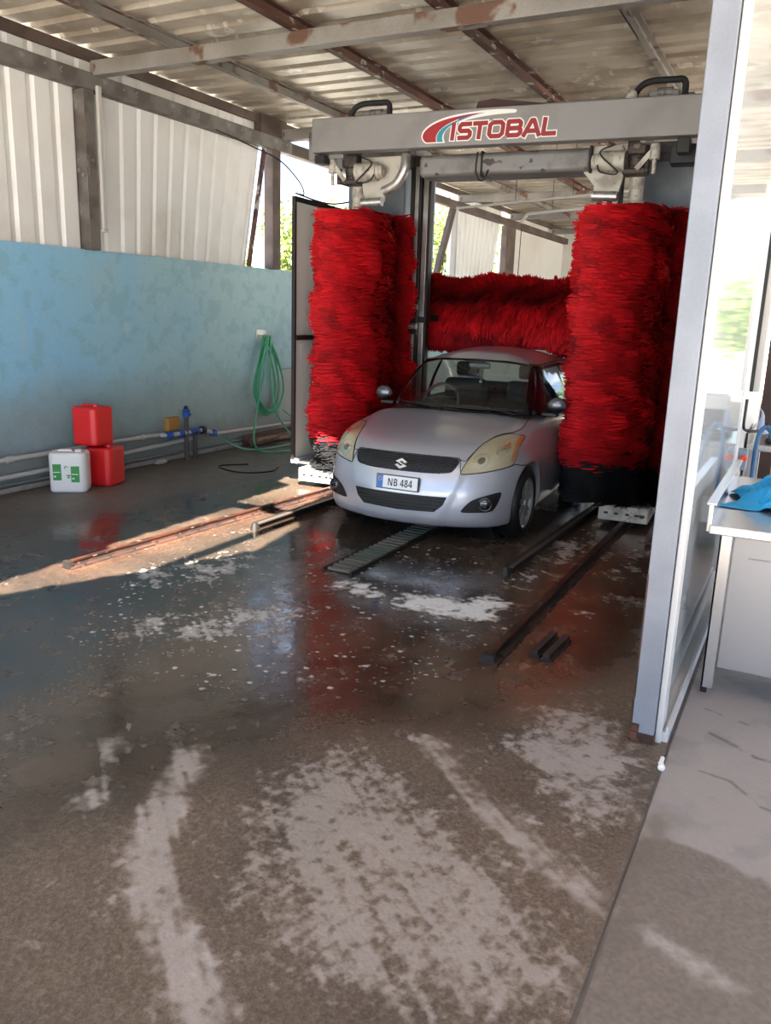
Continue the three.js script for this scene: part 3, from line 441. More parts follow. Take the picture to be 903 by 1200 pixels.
  const lg = part(car, 'lower_grille', patch(glP, 'z', 0.003, 0.03), dark);
  for (const [y, w] of [[0.41, 0.37], [0.38, 0.355], [0.35, 0.33], [0.325, 0.30]]) part(lg, 'slat', seam(Array.from({ length: 15 }, (_, k) => [mix(-w, w, k / 14), y]), 'z', 0.006, 0.004), std(0x2c2e31, 0.35, 0.3));
  part(car, 'panel_seam', [1, -1].flatMap((s) => [[[0.455, 0.715], [0.468, 0.66], [0.481, 0.617]], [[0.481, 0.615], [0.61, 0.626], [0.712, 0.646], [0.78, 0.663], [0.792, 0.672]]].map((p) => seam(p.map(([a, b]) => [a * s, b]), 'z', 0.003, 0.003))), M.black);
  part(car, 'panel_seam', ['x', '-x'].map((ax) => seam([[-0.46, 0.668], [-0.52, 0.672], [-0.6, 0.655], [-0.7, 0.645]], ax, 0.003, 0.003)), M.black);
  part(car, 'panel_seam', [hood, mir(hood)].map((h) => seam(h.slice(2), 'y', 0.003, 0.002)), M.black);
  {
    const W = 512, H = 160, cv = document.createElement('canvas'); cv.width = W; cv.height = H; const c = cv.getContext('2d');
    c.fillStyle = '#d9dbdd'; c.fillRect(0, 0, W, H); c.fillStyle = '#1f63b8'; c.fillRect(0, 0, 74, H); c.fillStyle = '#e8c53a'; for (let k = 0; k < 12; k++) c.fillRect(37 + 22 * Math.cos(k / 12 * 6.283) - 3, 52 + 22 * Math.sin(k / 12 * 6.283) - 3, 6, 6);
    c.fillStyle = '#1a1a1c'; c.textAlign = 'center'; c.save(); c.translate(288, 127); c.scale(0.74, 1); c.font = 'bold 128px sans-serif'; c.fillText('NB 484', 0, 0); c.restore();
    c.strokeStyle = '#8a8c8e'; c.lineWidth = 5; c.strokeRect(3, 3, W - 6, H - 6);
    const t = new THREE.CanvasTexture(cv); t.colorSpace = THREE.SRGBColorSpace;
    const p = part(car, 'license_plate', (() => { const g = new RoundedBoxGeometry(0.372, 0.118, 0.012, 2, 0.004); g.rotateX(-0.12); g.translate(0, 0.518, 0.003); return g; })(), M.black, 'plate reading NB 484');
    part(p, 'plate_face', (() => { const g = new THREE.PlaneGeometry(0.355, 0.104); g.translate(0, 0, 0.0075); g.rotateX(-0.12); g.translate(0, 0.518, 0.003); return g; })(), new THREE.MeshStandardMaterial({ map: t, roughness: 0.4 }));
  }
  // greenhouse: belt and roof lines, swept between
  const B = [[0, 0.985, -1.10], [0.35, 0.985, -1.15], [0.66, 0.985, -1.36], [0.725, 0.965, -1.52], [0.755, 0.955, -2.35], [0.755, 0.955, -2.43], [0.74, 0.97, -3.15], [0.60, 0.985, -3.62], [0, 1.0, -3.74]];
  const T = [[0, 1.432, -1.72], [0.30, 1.425, -1.735], [0.54, 1.395, -1.80], [0.585, 1.385, -1.93], [0.61, 1.40, -2.4], [0.61, 1.40, -2.46], [0.60, 1.38, -3.1], [0.5, 1.36, -3.4], [0, 1.38, -3.5]];
  const bc = [0, 1, 2].map((k) => pchip([0, 1, 2, 3, 4, 5, 6, 7, 8], B.map((p) => p[k]))), tc = [0, 1, 2].map((k) => pchip([0, 1, 2, 3, 4, 5, 6, 7, 8], T.map((p) => p[k])));
  const gp = (u, v, s, off = 0) => { const b = bc.map((f) => f(u)), t = tc.map((f) => f(u)), q = [0, 1, 2].map((k) => mix(b[k], t[k], v)), bu = 0.025 * Math.sin(v * Math.PI) + off; q[0] += (u < 7 ? bu * Math.min(1, q[0] * 1.3) : 0); q[2] += u < 2.2 ? bu : 0; q[1] += u < 2.2 ? bu * 0.7 : 0; q[0] *= s; return q; };
  function gpatch(u0, u1, v0, v1, s, off = 0, nu = 14, nv = 10) {
    const P = [], I = []; for (let j = 0; j <= nv; j++) for (let i = 0; i <= nu; i++) P.push(...gp(mix(u0, u1, i / nu), mix(v0, v1, j / nv), s, off));
    for (let j = 0; j < nv; j++) for (let i = 0; i < nu; i++) { const a = j * (nu + 1) + i, b = a + 1, c = a + nu + 1, d = c + 1; if (s > 0) I.push(a, b, c, b, d, c); else I.push(a, c, b, b, c, d); }
    const g = new THREE.BufferGeometry(); g.setAttribute('position', new THREE.Float32BufferAttribute(P, 3)); g.setAttribute('uv', new THREE.Float32BufferAttribute(new Float32Array(P.length / 3 * 2), 2)); g.setIndex(I); g.computeVertexNormals(); return g;
  }
  const glass = phy({ color: 0xe6f0ec, roughness: 0.02, transmission: 1, thickness: 0, ior: 1.75, side: THREE.DoubleSide });
  const both = (...a) => [1, -1].map((s) => gpatch(a[0], a[1], a[2], a[3], s, a[4] ?? 0));
  const ws = part(car, 'windshield', mergeVertices(join(both(0, 1.77, 0.06, 0.95)), 1e-4), glass);
  part(ws, 'windshield_border', [...both(0, 2, 0, 0.06), ...both(0, 2, 0.95, 1), ...both(1.77, 2.0, 0.06, 0.95)], gloss);
  part(car, 'pillar', [...both(2, 3.05, 0, 1), ...both(3.95, 5.05, 0, 1), ...both(3.05, 3.95, 0, 0.06), ...both(3.05, 3.95, 0.93, 1), ...both(5.05, 6, 0, 0.06), ...both(5.05, 6, 0.93, 1)], gloss);
  for (const s of [1, -1]) { part(car, 'side_window', gpatch(3.05, 3.95, 0.06, 0.93, s), glass); part(car, 'side_window', gpatch(5.05, 6, 0.06, 0.93, s), glass); }
  for (const g of both(6, 7.1, 0, 1)) part(car, 'rear_pillar', g, paint); part(car, 'rear_window', both(7.1, 8, 0.1, 0.9), glass); part(car, 'tailgate', [...both(7.1, 8, 0, 0.1), ...both(7.1, 8, 0.9, 1)], paint);
  {
    const yc = pchip([0, 1, 2, 3, 4, 5, 6, 7, 8], [1.432, 1.436, 1.462, 1.50, 1.53, 1.532, 1.49, 1.43, 1.38]), P = [], I = [], nu = 64, ns = 24;
    for (let i = 0; i <= nu; i++) for (let j = 0; j <= ns; j++) { const u = i / nu * 8, s = j / ns * 2 - 1, q = tc.map((f) => f(u)); P.push(q[0] * s, mix(yc(u), q[1], Math.abs(s) ** 2.4), q[2]); }
    for (let i = 0; i < nu; i++) for (let j = 0; j < ns; j++) { const a = i * (ns + 1) + j, b = a + 1, c = a + ns + 1, d = c + 1; I.push(a, b, c, b, d, c); }
    const g = new THREE.BufferGeometry(); g.setAttribute('position', new THREE.Float32BufferAttribute(P, 3)); g.setAttribute('uv', new THREE.Float32BufferAttribute(new Float32Array(P.length / 3 * 2), 2)); g.setIndex(I); g.computeVertexNormals();
    const r = part(car, 'roof', g, paint);
    part(r, 'roof_ditch', [1, -1].map((s) => tube([1.85, 2, 2.4, 3, 4, 5, 6, 6.8].map((u) => { const q = tc.map((f) => f(u)); return [q[0] * 0.97 * s, mix(yc(u), q[1], 0.93) + 0.002, q[2]]; }), 0.006, 40, 6)), M.black);
    part(r, 'antenna', cyl([0.0, 1.50, -3.2], [0.0, 1.62, -3.35], 0.004), M.black);
  }
  // wipers, mirrors
  const wsp = (u, v, s, o) => gp(u, v, s, o);
  for (const [a, b, p] of [[[1.75, -1], [0.25, -1], [0.4, -1]], [[0.15, -1], [1.55, 1], [1.0, 1]]]) {
    const w = part(car, 'wiper', tube([wsp(a[0], 0.07, a[1], 0.012), wsp(Math.abs((a[0] * a[1] + b[0] * b[1]) / 2), 0.06, Math.sign(a[0] * a[1] + b[0] * b[1]) || 1, 0.014), wsp(b[0], 0.05, b[1], 0.012)], 0.008, 20, 6), M.black);
    part(w, 'wiper_arm', tube([wsp(p[0], 0.065, p[1], 0.02), wsp(b[0], -0.01, b[1], 0.012)], 0.008, 10, 6), M.black);
  }
  for (const s of [1, -1]) {
    const g = new THREE.SphereGeometry(1, 24, 16); g.scale(0.086, 0.068, 0.05); const p = g.attributes.position; for (let i = 0; i < p.count; i++) if (p.getZ(i) < -0.02) p.setZ(i, -0.02); g.computeVertexNormals(); g.translate(s * 0.865, 1.07, -1.52);
    const m = part(car, 'door_mirror', g, phy({ color: 0x6a6c73, metalness: 0.6, roughness: 0.22, clearcoat: 0.6 })); part(m, 'mirror_foot', [bb(Math.min(s * 0.74, s * 0.88), Math.max(s * 0.74, s * 0.88), 0.965, 1.0, -1.53, -1.47, 0.01)], M.black);
    part(m, 'mirror_shell', (() => { const q = new THREE.SphereGeometry(1, 20, 10, 0, Math.PI * 2, Math.PI * 0.62, Math.PI * 0.38); q.scale(0.089, 0.071, 0.054); q.translate(s * 0.865, 1.07, -1.52); return q; })(), M.black);
  }
  // wheels
  const tyre = new THREE.LatheGeometry([[0.205, -0.085], [0.225, -0.092], [0.27, -0.092], [0.295, -0.075], [0.303, -0.04], [0.303, 0.04], [0.295, 0.075], [0.27, 0.092], [0.225, 0.092], [0.205, 0.085]].map(([r, y]) => new THREE.Vector2(r, y)), 56);
  const rimPart = new THREE.LatheGeometry([[0.15, -0.07], [0.185, -0.075], [0.19, 0.06], [0.2, 0.075], [0.212, 0.082], [0.213, 0.088], [0.203, 0.086], [0.193, 0.074]].map(([r, y]) => new THREE.Vector2(r, y)), 56);
  const spokes = []; for (let k = 0; k < 7; k++) for (const o of [-0.07, 0.07]) { const a = k / 7 * Math.PI * 2; spokes.push(bar([Math.cos(a + o * 1.3) * 0.035, 0.066, Math.sin(a + o * 1.3) * 0.035], [Math.cos(a + o * 2.1) * 0.197, 0.060, Math.sin(a + o * 2.1) * 0.197], 0.016, 0.022)); }
  const hub = [new THREE.CylinderGeometry(0.034, 0.042, 0.03, 24).translate(0, 0.07, 0)];
  const back = new THREE.CylinderGeometry(0.19, 0.19, 0.02, 40).translate(0, -0.03, 0), disc = new THREE.CylinderGeometry(0.125, 0.125, 0.02, 40).translate(0, 0.01, 0);
  const rimMat = phy({ color: 0xa9aaac, metalness: 0.6, roughness: 0.35, clearcoat: 0.4, side: THREE.DoubleSide });
  for (const [z, s] of [[-0.8, 1], [-0.8, -1], [-3.23, 1], [-3.23, -1]]) {
    const w = sub(car, 'wheel', [s * 0.755, 0.303, z]); w.rotation.z = -s * Math.PI / 2; w.rotation.y = 0;
    part(w, 'tire', tyre, phy({ color: 0x141415, roughness: 0.45 })); part(w, 'rim', [rimPart, ...spokes, ...hub], rimMat); part(w, 'brake_disc', [back.clone()], M.black); part(w, 'brake_disc', disc, M.darkMetal);
  }
  // cabin
  const trim = std(0x1b1b1d, 0.7), cloth = std(0x2c2b2c, 0.9);
  part(car, 'dashboard', bb(-0.66, 0.66, 0.80, 0.975, -1.62, -1.22, 0.05), trim);
  part(car, 'cabin_tub', [bb(-0.68, 0.68, 0.975, 0.985, -3.5, -1.7)], trim);
  for (const s of [-1, 1]) {
    const seat = part(car, 'seat', [bb(s * 0.34 - 0.23, s * 0.34 + 0.23, 0.70, 1.19, -2.50, -2.36, 0.06)], cloth);
    part(seat, 'headrest', bb(s * 0.34 - 0.12, s * 0.34 + 0.12, 1.21, 1.36, -2.50, -2.41, 0.04), cloth);
  }
  part(car, 'rear_seat', bb(-0.6, 0.6, 0.8, 1.12, -3.2, -3.08, 0.05), cloth);
  const sw = part(car, 'steering_wheel', (() => { const g = new THREE.TorusGeometry(0.18, 0.016, 10, 40); g.rotateX(-0.4); g.translate(-0.34, 1.0, -1.72); return g; })(), std(0x3a3a3c, 0.5));
  part(sw, 'steering_hub', (() => { const g = new RoundedBoxGeometry(0.17, 0.09, 0.04, 2, 0.02); g.rotateX(-0.4); g.translate(-0.34, 0.99, -1.72); return g; })(), trim);
  part(sw, 'steering_spoke', (() => { const g = new THREE.BoxGeometry(0.34, 0.03, 0.015); g.rotateX(-0.4); g.translate(-0.34, 1.0, -1.72); return g; })(), trim);
  const rm = part(car, 'rear_view_mirror', bb(-0.11, 0.11, 1.335, 1.39, -1.86, -1.83, 0.015), std(0x55565a, 0.3)); part(rm, 'hanging_charm', [cyl([0.02, 1.335, -1.84], [0.02, 1.22, -1.84], 0.003), sph([0.02, 1.21, -1.84], 0.016)], std(0xb9b3a8, 0.6));
}

// ---------------------------------------------------------------- the wash gantry
const GA = 0.05, GO = [-2.93, 0, -7.33];
const gw = (x, y, z) => [GO[0] + x * Math.cos(GA) + z * Math.sin(GA), y, GO[2] - x * Math.sin(GA) + z * Math.cos(GA)];
{
  const t = thing('wash_gantry', 'grey roll-over car wash gantry with lettered front beam spanning the bay', 'car wash', GO, GA);
  const beam = part(t, 'front_beam', (() => { const g = bb(-1.63, 1.97, 3.275, 3.575, 0.02, 0.16, 0.012); g.rotateZ(-0.006); return g; })(), M.gantryGrey);
  { // lettering and swoosh printed on a thin plate
    const W = 1024, H = 210, cv = document.createElement('canvas'); cv.width = W; cv.height = H; const c = cv.getContext('2d');
    const al = document.createElement('canvas'); al.width = W; al.height = H; const d = al.getContext('2d'); d.fillStyle = '#000'; d.fillRect(0, 0, W, H);
    c.fillStyle = '#e6e2dd'; c.fillRect(0, 0, W, H); c.lineCap = d.lineCap = 'butt'; c.lineJoin = d.lineJoin = 'miter';
    const letters = (x, edge) => {   // wide square capitals drawn as strokes
      const lw = 29, y0 = 88, y1 = 176, ym = 132; x.lineWidth = lw + edge; x.lineJoin = 'round';
      const S = (...p) => { x.beginPath(); let k = 0; for (const q of p) { if (k++ === 0) x.moveTo(...q); else if (q.length === 2) x.lineTo(...q); else x.arcTo(...q); } x.stroke(); };
      const e = edge / 2, h = lw / 2, sk = (v, y) => v + (176 - y) * 0.10, P = (v, y) => [sk(v, y), y];
      S(P(240, y0 - h - e), P(240, y1 + h + e));
      S(P(372 + e, y0), P(300, y0), P(286, y0 + 14), P(286, ym - 12), P(298, ym), P(352, ym), P(366, ym + 12), P(366, y1 - 14), P(352, y1), P(278 - e, y1));
      S(P(380 - e, y0), P(486 + e, y0)); S(P(432, y0), P(432, y1 + h + e));
      S(P(520, y0), P(578, y0), P(596, y0 + 16), P(596, y1 - 16), P(578, y1), P(520, y1), P(504, y1 - 16), P(504, y0 + 16), P(520, y0));
      S(P(632, y1), P(632, y0), P(704, y0), P(718, y0 + 12), P(718, ym - 14), P(704, ym), P(632, ym)); S(P(704, ym), P(722, ym + 12), P(722, y1 - 14), P(706, y1), P(632, y1));
      S(P(744, y1 + h + e), P(790, y0), P(806, y0), P(856, y1 + h + e)); S(P(764, 154), P(836, 154));
      S(P(880, y0 - h - e), P(880, y1), P(966 + e, y1));
    };
    const swoosh = (x, g) => { x.beginPath(); x.moveTo(44, 200 + g * 0.6); x.bezierCurveTo(-40 - g, 150, 40 - g, 60 - g, 250, 30 - g); x.bezierCurveTo(400, 10 - g, 560, 4 - g, 676 + g, 12); x.bezierCurveTo(690 + g, 18, 690 + g, 28 + g, 672, 30 + g); x.bezierCurveTo(500, 30 + g, 330, 55, 245, 88); x.bezierCurveTo(180, 115, 160, 160, 190, 200 + g * 0.6); x.closePath(); x.fill(); };
    d.fillStyle = d.strokeStyle = '#fff'; swoosh(d, 5); letters(d, 15);
    const arm = (col, pts) => { c.fillStyle = col; c.beginPath(); c.moveTo(...pts[0]); for (let i = 1; i < pts.length; i++) c.bezierCurveTo(...pts[i]); c.closePath(); c.fill(); };
    arm('#9a1015', [[48, 196], [-30, 150, 48, 66, 255, 38], [330, 26, 390, 22, 440, 22], [330, 34, 236, 60, 172, 98], [120, 130, 112, 170, 124, 196]]);
    arm('#7b2a54', [[255, 42], [330, 28, 390, 22, 470, 21], [400, 30, 330, 44, 285, 58], [270, 52, 262, 46, 255, 42]]);
    arm('#25869a', [[130, 196], [116, 165, 126, 128, 180, 98], [240, 66, 300, 50, 380, 38], [300, 58, 240, 82, 205, 106], [165, 140, 158, 170, 176, 196]]);
    c.strokeStyle = '#8e0f15'; letters(c, 0);
    const ct = new THREE.CanvasTexture(cv), at = new THREE.CanvasTexture(al); ct.colorSpace = THREE.SRGBColorSpace;
    const g = new THREE.PlaneGeometry(1.30, 0.262); g.translate(0.135, 3.428, 0.1615); g.rotateZ(-0.006);
    part(beam, 'logo_print', g, new THREE.MeshStandardMaterial({ map: ct, alphaMap: at, transparent: true, roughness: 0.45 }), 'red lettering ISTOBAL with a red and blue swoosh');
  }
  part(t, 'rear_beam', [bb(-1.30, 1.75, 3.44, 3.70, -0.65, -0.35, 0.01)], M.gantryDull);
  part(t, 'rear_beam', [bb(-1.30, 1.75, 3.3, 3.55, -1.9, -1.65, 0.01)], M.gantryDull);
  part(t, 'end_cap', [bb(-1.34, -1.30, 3.2, 3.70, -1.9, -0.3, 0.005)], M.gantryDull);
  for (const s of [-1, 1]) part(t, 'side_beam', [bb(s > 0 ? 1.40 : -1.72, s > 0 ? 1.78 : -1.34, 3.25, 3.5, -1.9, 0.02, 0.01)], M.gantryDull);
  const tubeH = part(t, 'blower_tube', [bb(-0.62, 0.985, 3.075, 3.27, -0.42, -0.12, 0.05)], M.gantryDull);
  part(tubeH, 'tube_clamp', [bb(-0.01, 0.01, 3.06, 3.28, -0.43, -0.11, 0.05)], M.darkMetal); part(tubeH, 'tube_clamp', bb(0.965, 0.99, 3.06, 3.28, -0.43, -0.11, 0.05), M.darkMetal);
  part(t, 'cable_loop', tube([[0.0, 3.25, 0.0], [-0.01, 3.10, 0.0], [0.03, 3.01, 0.0], [0.08, 3.03, 0.0], [0.10, 3.10, -0.02]], 0.008, 30, 6), M.black);
  part(t, 'cable_chain', (() => { const sh = new THREE.Shape(); sh.moveTo(0, 0); sh.lineTo(0.72, 0); sh.lineTo(0.55, 0.03); sh.lineTo(0.16, 0.085); sh.lineTo(0.02, 0.07); const g = new THREE.ExtrudeGeometry(sh, { depth: 0.07, bevelEnabled: false }); g.translate(-0.02, 3.575, 0.0); return uvm(g); })(), std(0x3a211c, 0.7));
  for (const s of [-1, 1]) {
    // leg, carriage, guide rails
    const lx = s < 0 ? -1.40 : 1.55;
    const leg = part(t, 'leg_cabinet', bb(lx - 0.33, lx + 0.33, 0.2, 3.3, -1.75, -0.85, 0.02), M.cabinet);
    part(leg, 'cabinet_seam', [bb(lx - 0.335, lx + 0.335, 2.72, 2.735, -1.2, -0.845)], M.darkMetal);
    const cx = s < 0 ? -1.60 : 1.565;
    const ca = part(t, 'carriage', [bb(cx - 0.22, cx + 0.22, 0.055, 0.195, -2.3, 0.0, 0.008)], s < 0 ? M.whitePaint : M.paleMetal);
    for (const k of [-0.15, -0.06, 0.04, 0.12, 0.17]) part(ca, 'slot', bb(cx + k - 0.018, cx + k + 0.018, 0.115, 0.135, -0.01, 0.003), M.black);
    for (const z of [-0.3, -2.0]) part(ca, 'carriage_wheel', (() => { const g = new THREE.CylinderGeometry(0.06, 0.06, 0.05, 24); g.rotateZ(Math.PI / 2); g.translate(s < 0 ? -1.47 : cx, 0.10, z); return g; })(), M.darkMetal);
    const gx = s < 0 ? -0.90 : 1.02;
    part(t, 'guide_rail', bb(gx - 0.10, gx - 0.055, 0.2, 3.3, -0.95, -0.85, 0.006), M.darkMetal); part(t, 'guide_rail', bb(gx - 0.05, gx - 0.005, 0.2, 3.3, -0.93, -0.85, 0.006), M.alu);
    part(t, 'guide_rail', bb(gx, gx + 0.035, 0.2, 3.3, -0.97, -0.83, 0.006), M.darkMetal); part(t, 'guide_rail', bb(gx + 0.04, gx + 0.095, 0.2, 3.3, -0.93, -0.86, 0.006), M.alu); part(t, 'guide_rail', bb(gx + 0.10, gx + 0.125, 0.2, 3.3, -0.95, -0.86), M.darkMetal);
    const sl = part(t, 'brush_slide', [bb(gx - 0.06, gx + 0.15, 1.74, 1.80, -0.95, -0.79, 0.01), bb(gx - 0.03, gx + 0.05, 1.62, 1.98, -0.86, -0.78, 0.01)], M.darkMetal);
    for (const y of [1.90, 1.70]) part(sl, 'slide_roller', cyl([gx - 0.04, y, -0.76], [gx + 0.06, y, -0.76], 0.03), M.alu);
    part(sl, 'slide_arm', bar([gx + 0.05, 1.79, -0.9], [gx + (s < 0 ? 0.2 : -0.1), 1.80, -1.55], 0.07, 0.07), M.darkMetal);
    // brush drive under the beam
    const bx = s < 0 ? -1.33 : 1.36, k = s < 0 ? 1 : -1;
    const hg = part(t, 'hanger_plate', (() => { const sh = new THREE.Shape([[-0.02, 3.28], [0.44, 3.28], [0.42, 3.14], [0.26, 2.96], [0.26, 2.88], [0.06, 2.88], [0.03, 3.0]].map(([x, y]) => new THREE.Vector2(x * k, y))); const g = new THREE.ExtrudeGeometry(sh, { depth: 0.02, bevelEnabled: true, bevelSize: 0.004, bevelThickness: 0.004, bevelSegments: 1 }); g.translate(bx + 0.08 * k, 0, -0.20); return uvm(g); })(), M.paleMetal);
    part(hg, 'hanger_roller', cyl([bx + 0.13 * k, 2.86, -0.13], [bx + 0.34 * k, 2.87, -0.13], 0.042, 0.042, 20), M.alu);
    if (s < 0) part(hg, 'hose_bend', tube([[bx + 0.58 * k, 3.28, -0.12], [bx + 0.58 * k, 3.15, -0.1], [bx + 0.50 * k, 3.02, -0.1], [bx + 0.36 * k, 2.96, -0.12]], 0.045, 24, 12), M.alu);
    const dr = part(t, 'drive_motor', [cyl([bx + 0.08 * k, 3.135, -0.10], [bx + 0.30 * k, 3.14, -0.10], 0.085, 0.085, 24), cyl([bx + 0.30 * k, 3.14, -0.10], [bx + 0.36 * k, 3.14, -0.10], 0.07, 0.055, 24)], M.paleMetal);
    part(dr, 'gearbox', [bb(bx - 0.07, bx + 0.09, 3.18, 3.30, -0.22, -0.06, 0.02), cyl([bx, 3.05, -0.16], [bx, 3.2, -0.16], 0.06, 0.075, 20), bb(bx - 0.10, bx + 0.1, 3.03, 3.075, -0.25, -0.07, 0.012), cyl([bx - 0.1 * k, 3.03, -0.08], [bx - 0.1 * k, 3.17, -0.08], 0.025, 0.025, 10)], std(0xffffff, 0.6, 0.3, { map: mottled(0x4c4039, 0x2d2623, 0.4, 0.6, 6, 12, 0x6b6259) }));
    part(dr, 'cylinder', [cyl([bx - 0.16 * k, 3.13, -0.05], [bx - 0.16 * k, 3.30, -0.05], 0.042, 0.042, 18), cyl([bx - 0.16 * k, 3.02, -0.05], [bx - 0.16 * k, 3.13, -0.05], 0.018, 0.018, 10)], M.paleMetal);
    part(dr, 'brace', bar([bx - 0.14 * k, 3.2, -0.04], [bx - 0.02 * k, 3.06, -0.04], 0.012, 0.04), M.paleMetal);
    part(dr, 'motor_cable', tube([[bx + 0.16 * k, 3.26, -0.02], [bx + 0.28 * k, 3.19, 0], [bx + 0.12 * k, 3.03, 0.0], [bx + 0.26 * k, 3.04, 0.0], [bx + 0.3 * k, 3.1, -0.02]], 0.007, 40, 6), M.black);
    part(t, 'shaft_sleeve', [cyl([bx, 2.84, -0.30], [bx, 3.06, -0.30], 0.062, 0.062, 22), cyl([bx, 2.82, -0.30], [bx, 2.845, -0.30], 0.075, 0.075, 22)], M.paleMetal, 'pale sleeve above the upright brush');
    // on top of the beam
    const hx = s < 0 ? -1.12 : 1.50;
    part(t, 'top_hose', tube([[hx - 0.20, 3.56, -0.06], [hx - 0.17, 3.67, -0.06], [hx - 0.08, 3.73, -0.07], [hx + 0.10, 3.735, -0.08], [hx + 0.19, 3.725, -0.09], [hx + 0.2, 3.62, -0.1]], 0.026, 50, 10), M.rubber);
    part(t, 'top_motor', [bb(hx - 0.10, hx + 0.16, 3.56, 3.68, -0.35, -0.12, 0.02), cyl([hx - 0.02, 3.66, -0.15], [hx + 0.1, 3.66, -0.15], 0.04, 0.04, 16)], M.gantryDull);
    if (s > 0) part(t, 'top_cap', [cyl([hx - 0.2, 3.57, 0.02], [hx - 0.2, 3.615, 0.02], 0.05, 0.05), sph([hx - 0.2, 3.615, 0.02], 0.045)], M.paleMetal);
  }
  part(t, 'end_bracket', bb(-1.61, -1.5, 3.20, 3.275, -0.05, 0.1, 0.01), M.darkMetal); part(t, 'end_bracket', bb(1.70, 1.80, 3.15, 3.27, -0.05, 0.08, 0.01), M.darkMetal);
  part(t, 'dark_cover', bb(1.62, 1.95, 3.12, 3.27, -0.4, -0.2, 0.01), M.black);
  const sp = part(t, 'splash_panel', bb(-1.985, -1.975, 0.26, 2.92, -2.1, -0.16), phy({ color: 0xeeebe4, roughness: 0.9, transmission: 0.45, thickness: 0 }), 'white splash sheet in a dark frame');
  for (const g of [bb(-2.0, -1.96, 0.24, 2.95, -0.17, -0.14), bb(-2.0, -1.96, 0.24, 2.95, -2.13, -2.1), bb(-2.0, -1.96, 2.90, 2.95, -2.1, -0.17), bb(-2.0, -1.95, 1.52, 1.57, -2.1, -0.17)]) part(sp, 'frame_bar', g, std(0x2e2623, 0.6, 0.2));
  part(sp, 'panel_foot', [bb(-2.0, -1.92, 0.21, 0.26, -2.1, -0.14), bb(-1.975, -1.80, 0.2, 0.23, -1.6, -0.2)], M.whitePaint); part(sp, 'panel_arm', bar([-1.96, 1.54, -0.7], [-1.7, 1.54, -0.95], 0.04, 0.05), M.darkMetal);
}
// ---------------------------------------------------------------- the brushes
function bristleGeo(sweep, w) {    // one strip, root at r = 0.1, tip at r = 1, swept sideways
  const P = [], I = [], n = 5; for (let i = 0; i <= n; i++) { const r = mix(0.1, 1, i / n), a = sweep * Math.pow(r, 1.6), x = r * Math.cos(a), z = r * Math.sin(a), h = w * (i === n ? 0.55 : 1) / 2; P.push(x, -h, z, x, h, z); }
  for (let i = 0; i < n; i++) { const a = i * 2; I.push(a, a + 1, a + 2, a + 2, a + 1, a + 3); }
  const g = new THREE.BufferGeometry(); g.setAttribute('position', new THREE.Float32BufferAttribute(P, 3)); g.setAttribute('uv', new THREE.Float32BufferAttribute(new Float32Array(P.length / 3 * 2), 2)); g.setIndex(I); g.computeVertexNormals(); return g;
}
const bristleMat = phy({ color: 0xffffff, roughness: 0.7, specularIntensity: 0.35, side: THREE.DoubleSide });
function bristles(parent, name, n, y0, y1, radius, tone, label, opt = {}) {
  const g = bristleGeo(opt.sweep ?? 0.85, opt.w ?? 0.013), m = new THREE.InstancedMesh(g, bristleMat, n), o = new THREE.Object3D(), c = new THREE.Color(); shadows(m);
  for (let i = 0; i < n; i++) {
    const y = mix(y0, y1, rnd()), a = rnd() * Math.PI * 2, q = Math.cos(a) * 2.2, q2 = Math.sin(a) * 2.2, cl = fbm(q + 30 + q2 * 0.7, y * 8 + 10 + q2 * 1.3, 3), cl2 = vn(q * 2.6 + 17 - q2, y * 24 + 3 + q2 * 2.2);
    let seam = 0; if (opt.seam !== undefined) for (let k = 0; k < 4; k++) { const d = Math.atan2(Math.sin(a - opt.seam - k * 1.5708 - 0.12 * Math.sin(y * 6)), Math.cos(a - opt.seam - k * 1.5708 - 0.12 * Math.sin(y * 6))); seam = Math.max(seam, Math.exp(-((d / 0.10) ** 2))); }
    const R = radius(y, a) * mix(0.84, 1.04, clamp((cl - 0.25) * 1.7)) * mix(0.90, 1.05, cl2) * rr(0.95, 1.02) * (1 - 0.26 * seam * sst(0.2, 0.6, cl)), tip = opt.limit ? R * Math.cos(a - (opt.sweep ?? 0.85)) * opt.limit[0] : 0, lim = opt.lim ? opt.lim(y) : opt.limit ? opt.limit[1] + 0.15 * sst(0.95, 1.5, y) + 2 * sst(1.5, 1.56, y) : 9, s = tip > lim ? R * lim / tip : R;
    o.position.set(0, y, 0); o.rotation.set(rr(-0.10, 0.10), a, (opt.droop ?? -0.05) + (opt.tilt ? opt.tilt(y) : 0) + (cl2 - 0.5) * 0.22 + rr(-0.05, 0.05), 'YXZ'); o.scale.set(s, rr(0.8, 1.3), s); o.updateMatrix(); m.setMatrixAt(i, o.matrix);
    const k = mix(0.40, 1.35, clamp((cl - 0.22) * 1.7)) * rr(0.7, 1.25); c.setRGB(tone[0] * k, tone[1] * k, tone[2] * k); m.setColorAt(i, c);
  }
  m.name = name; m.userData.kind = 'stuff'; m.userData.label = label; parent.add(m); return m;
}
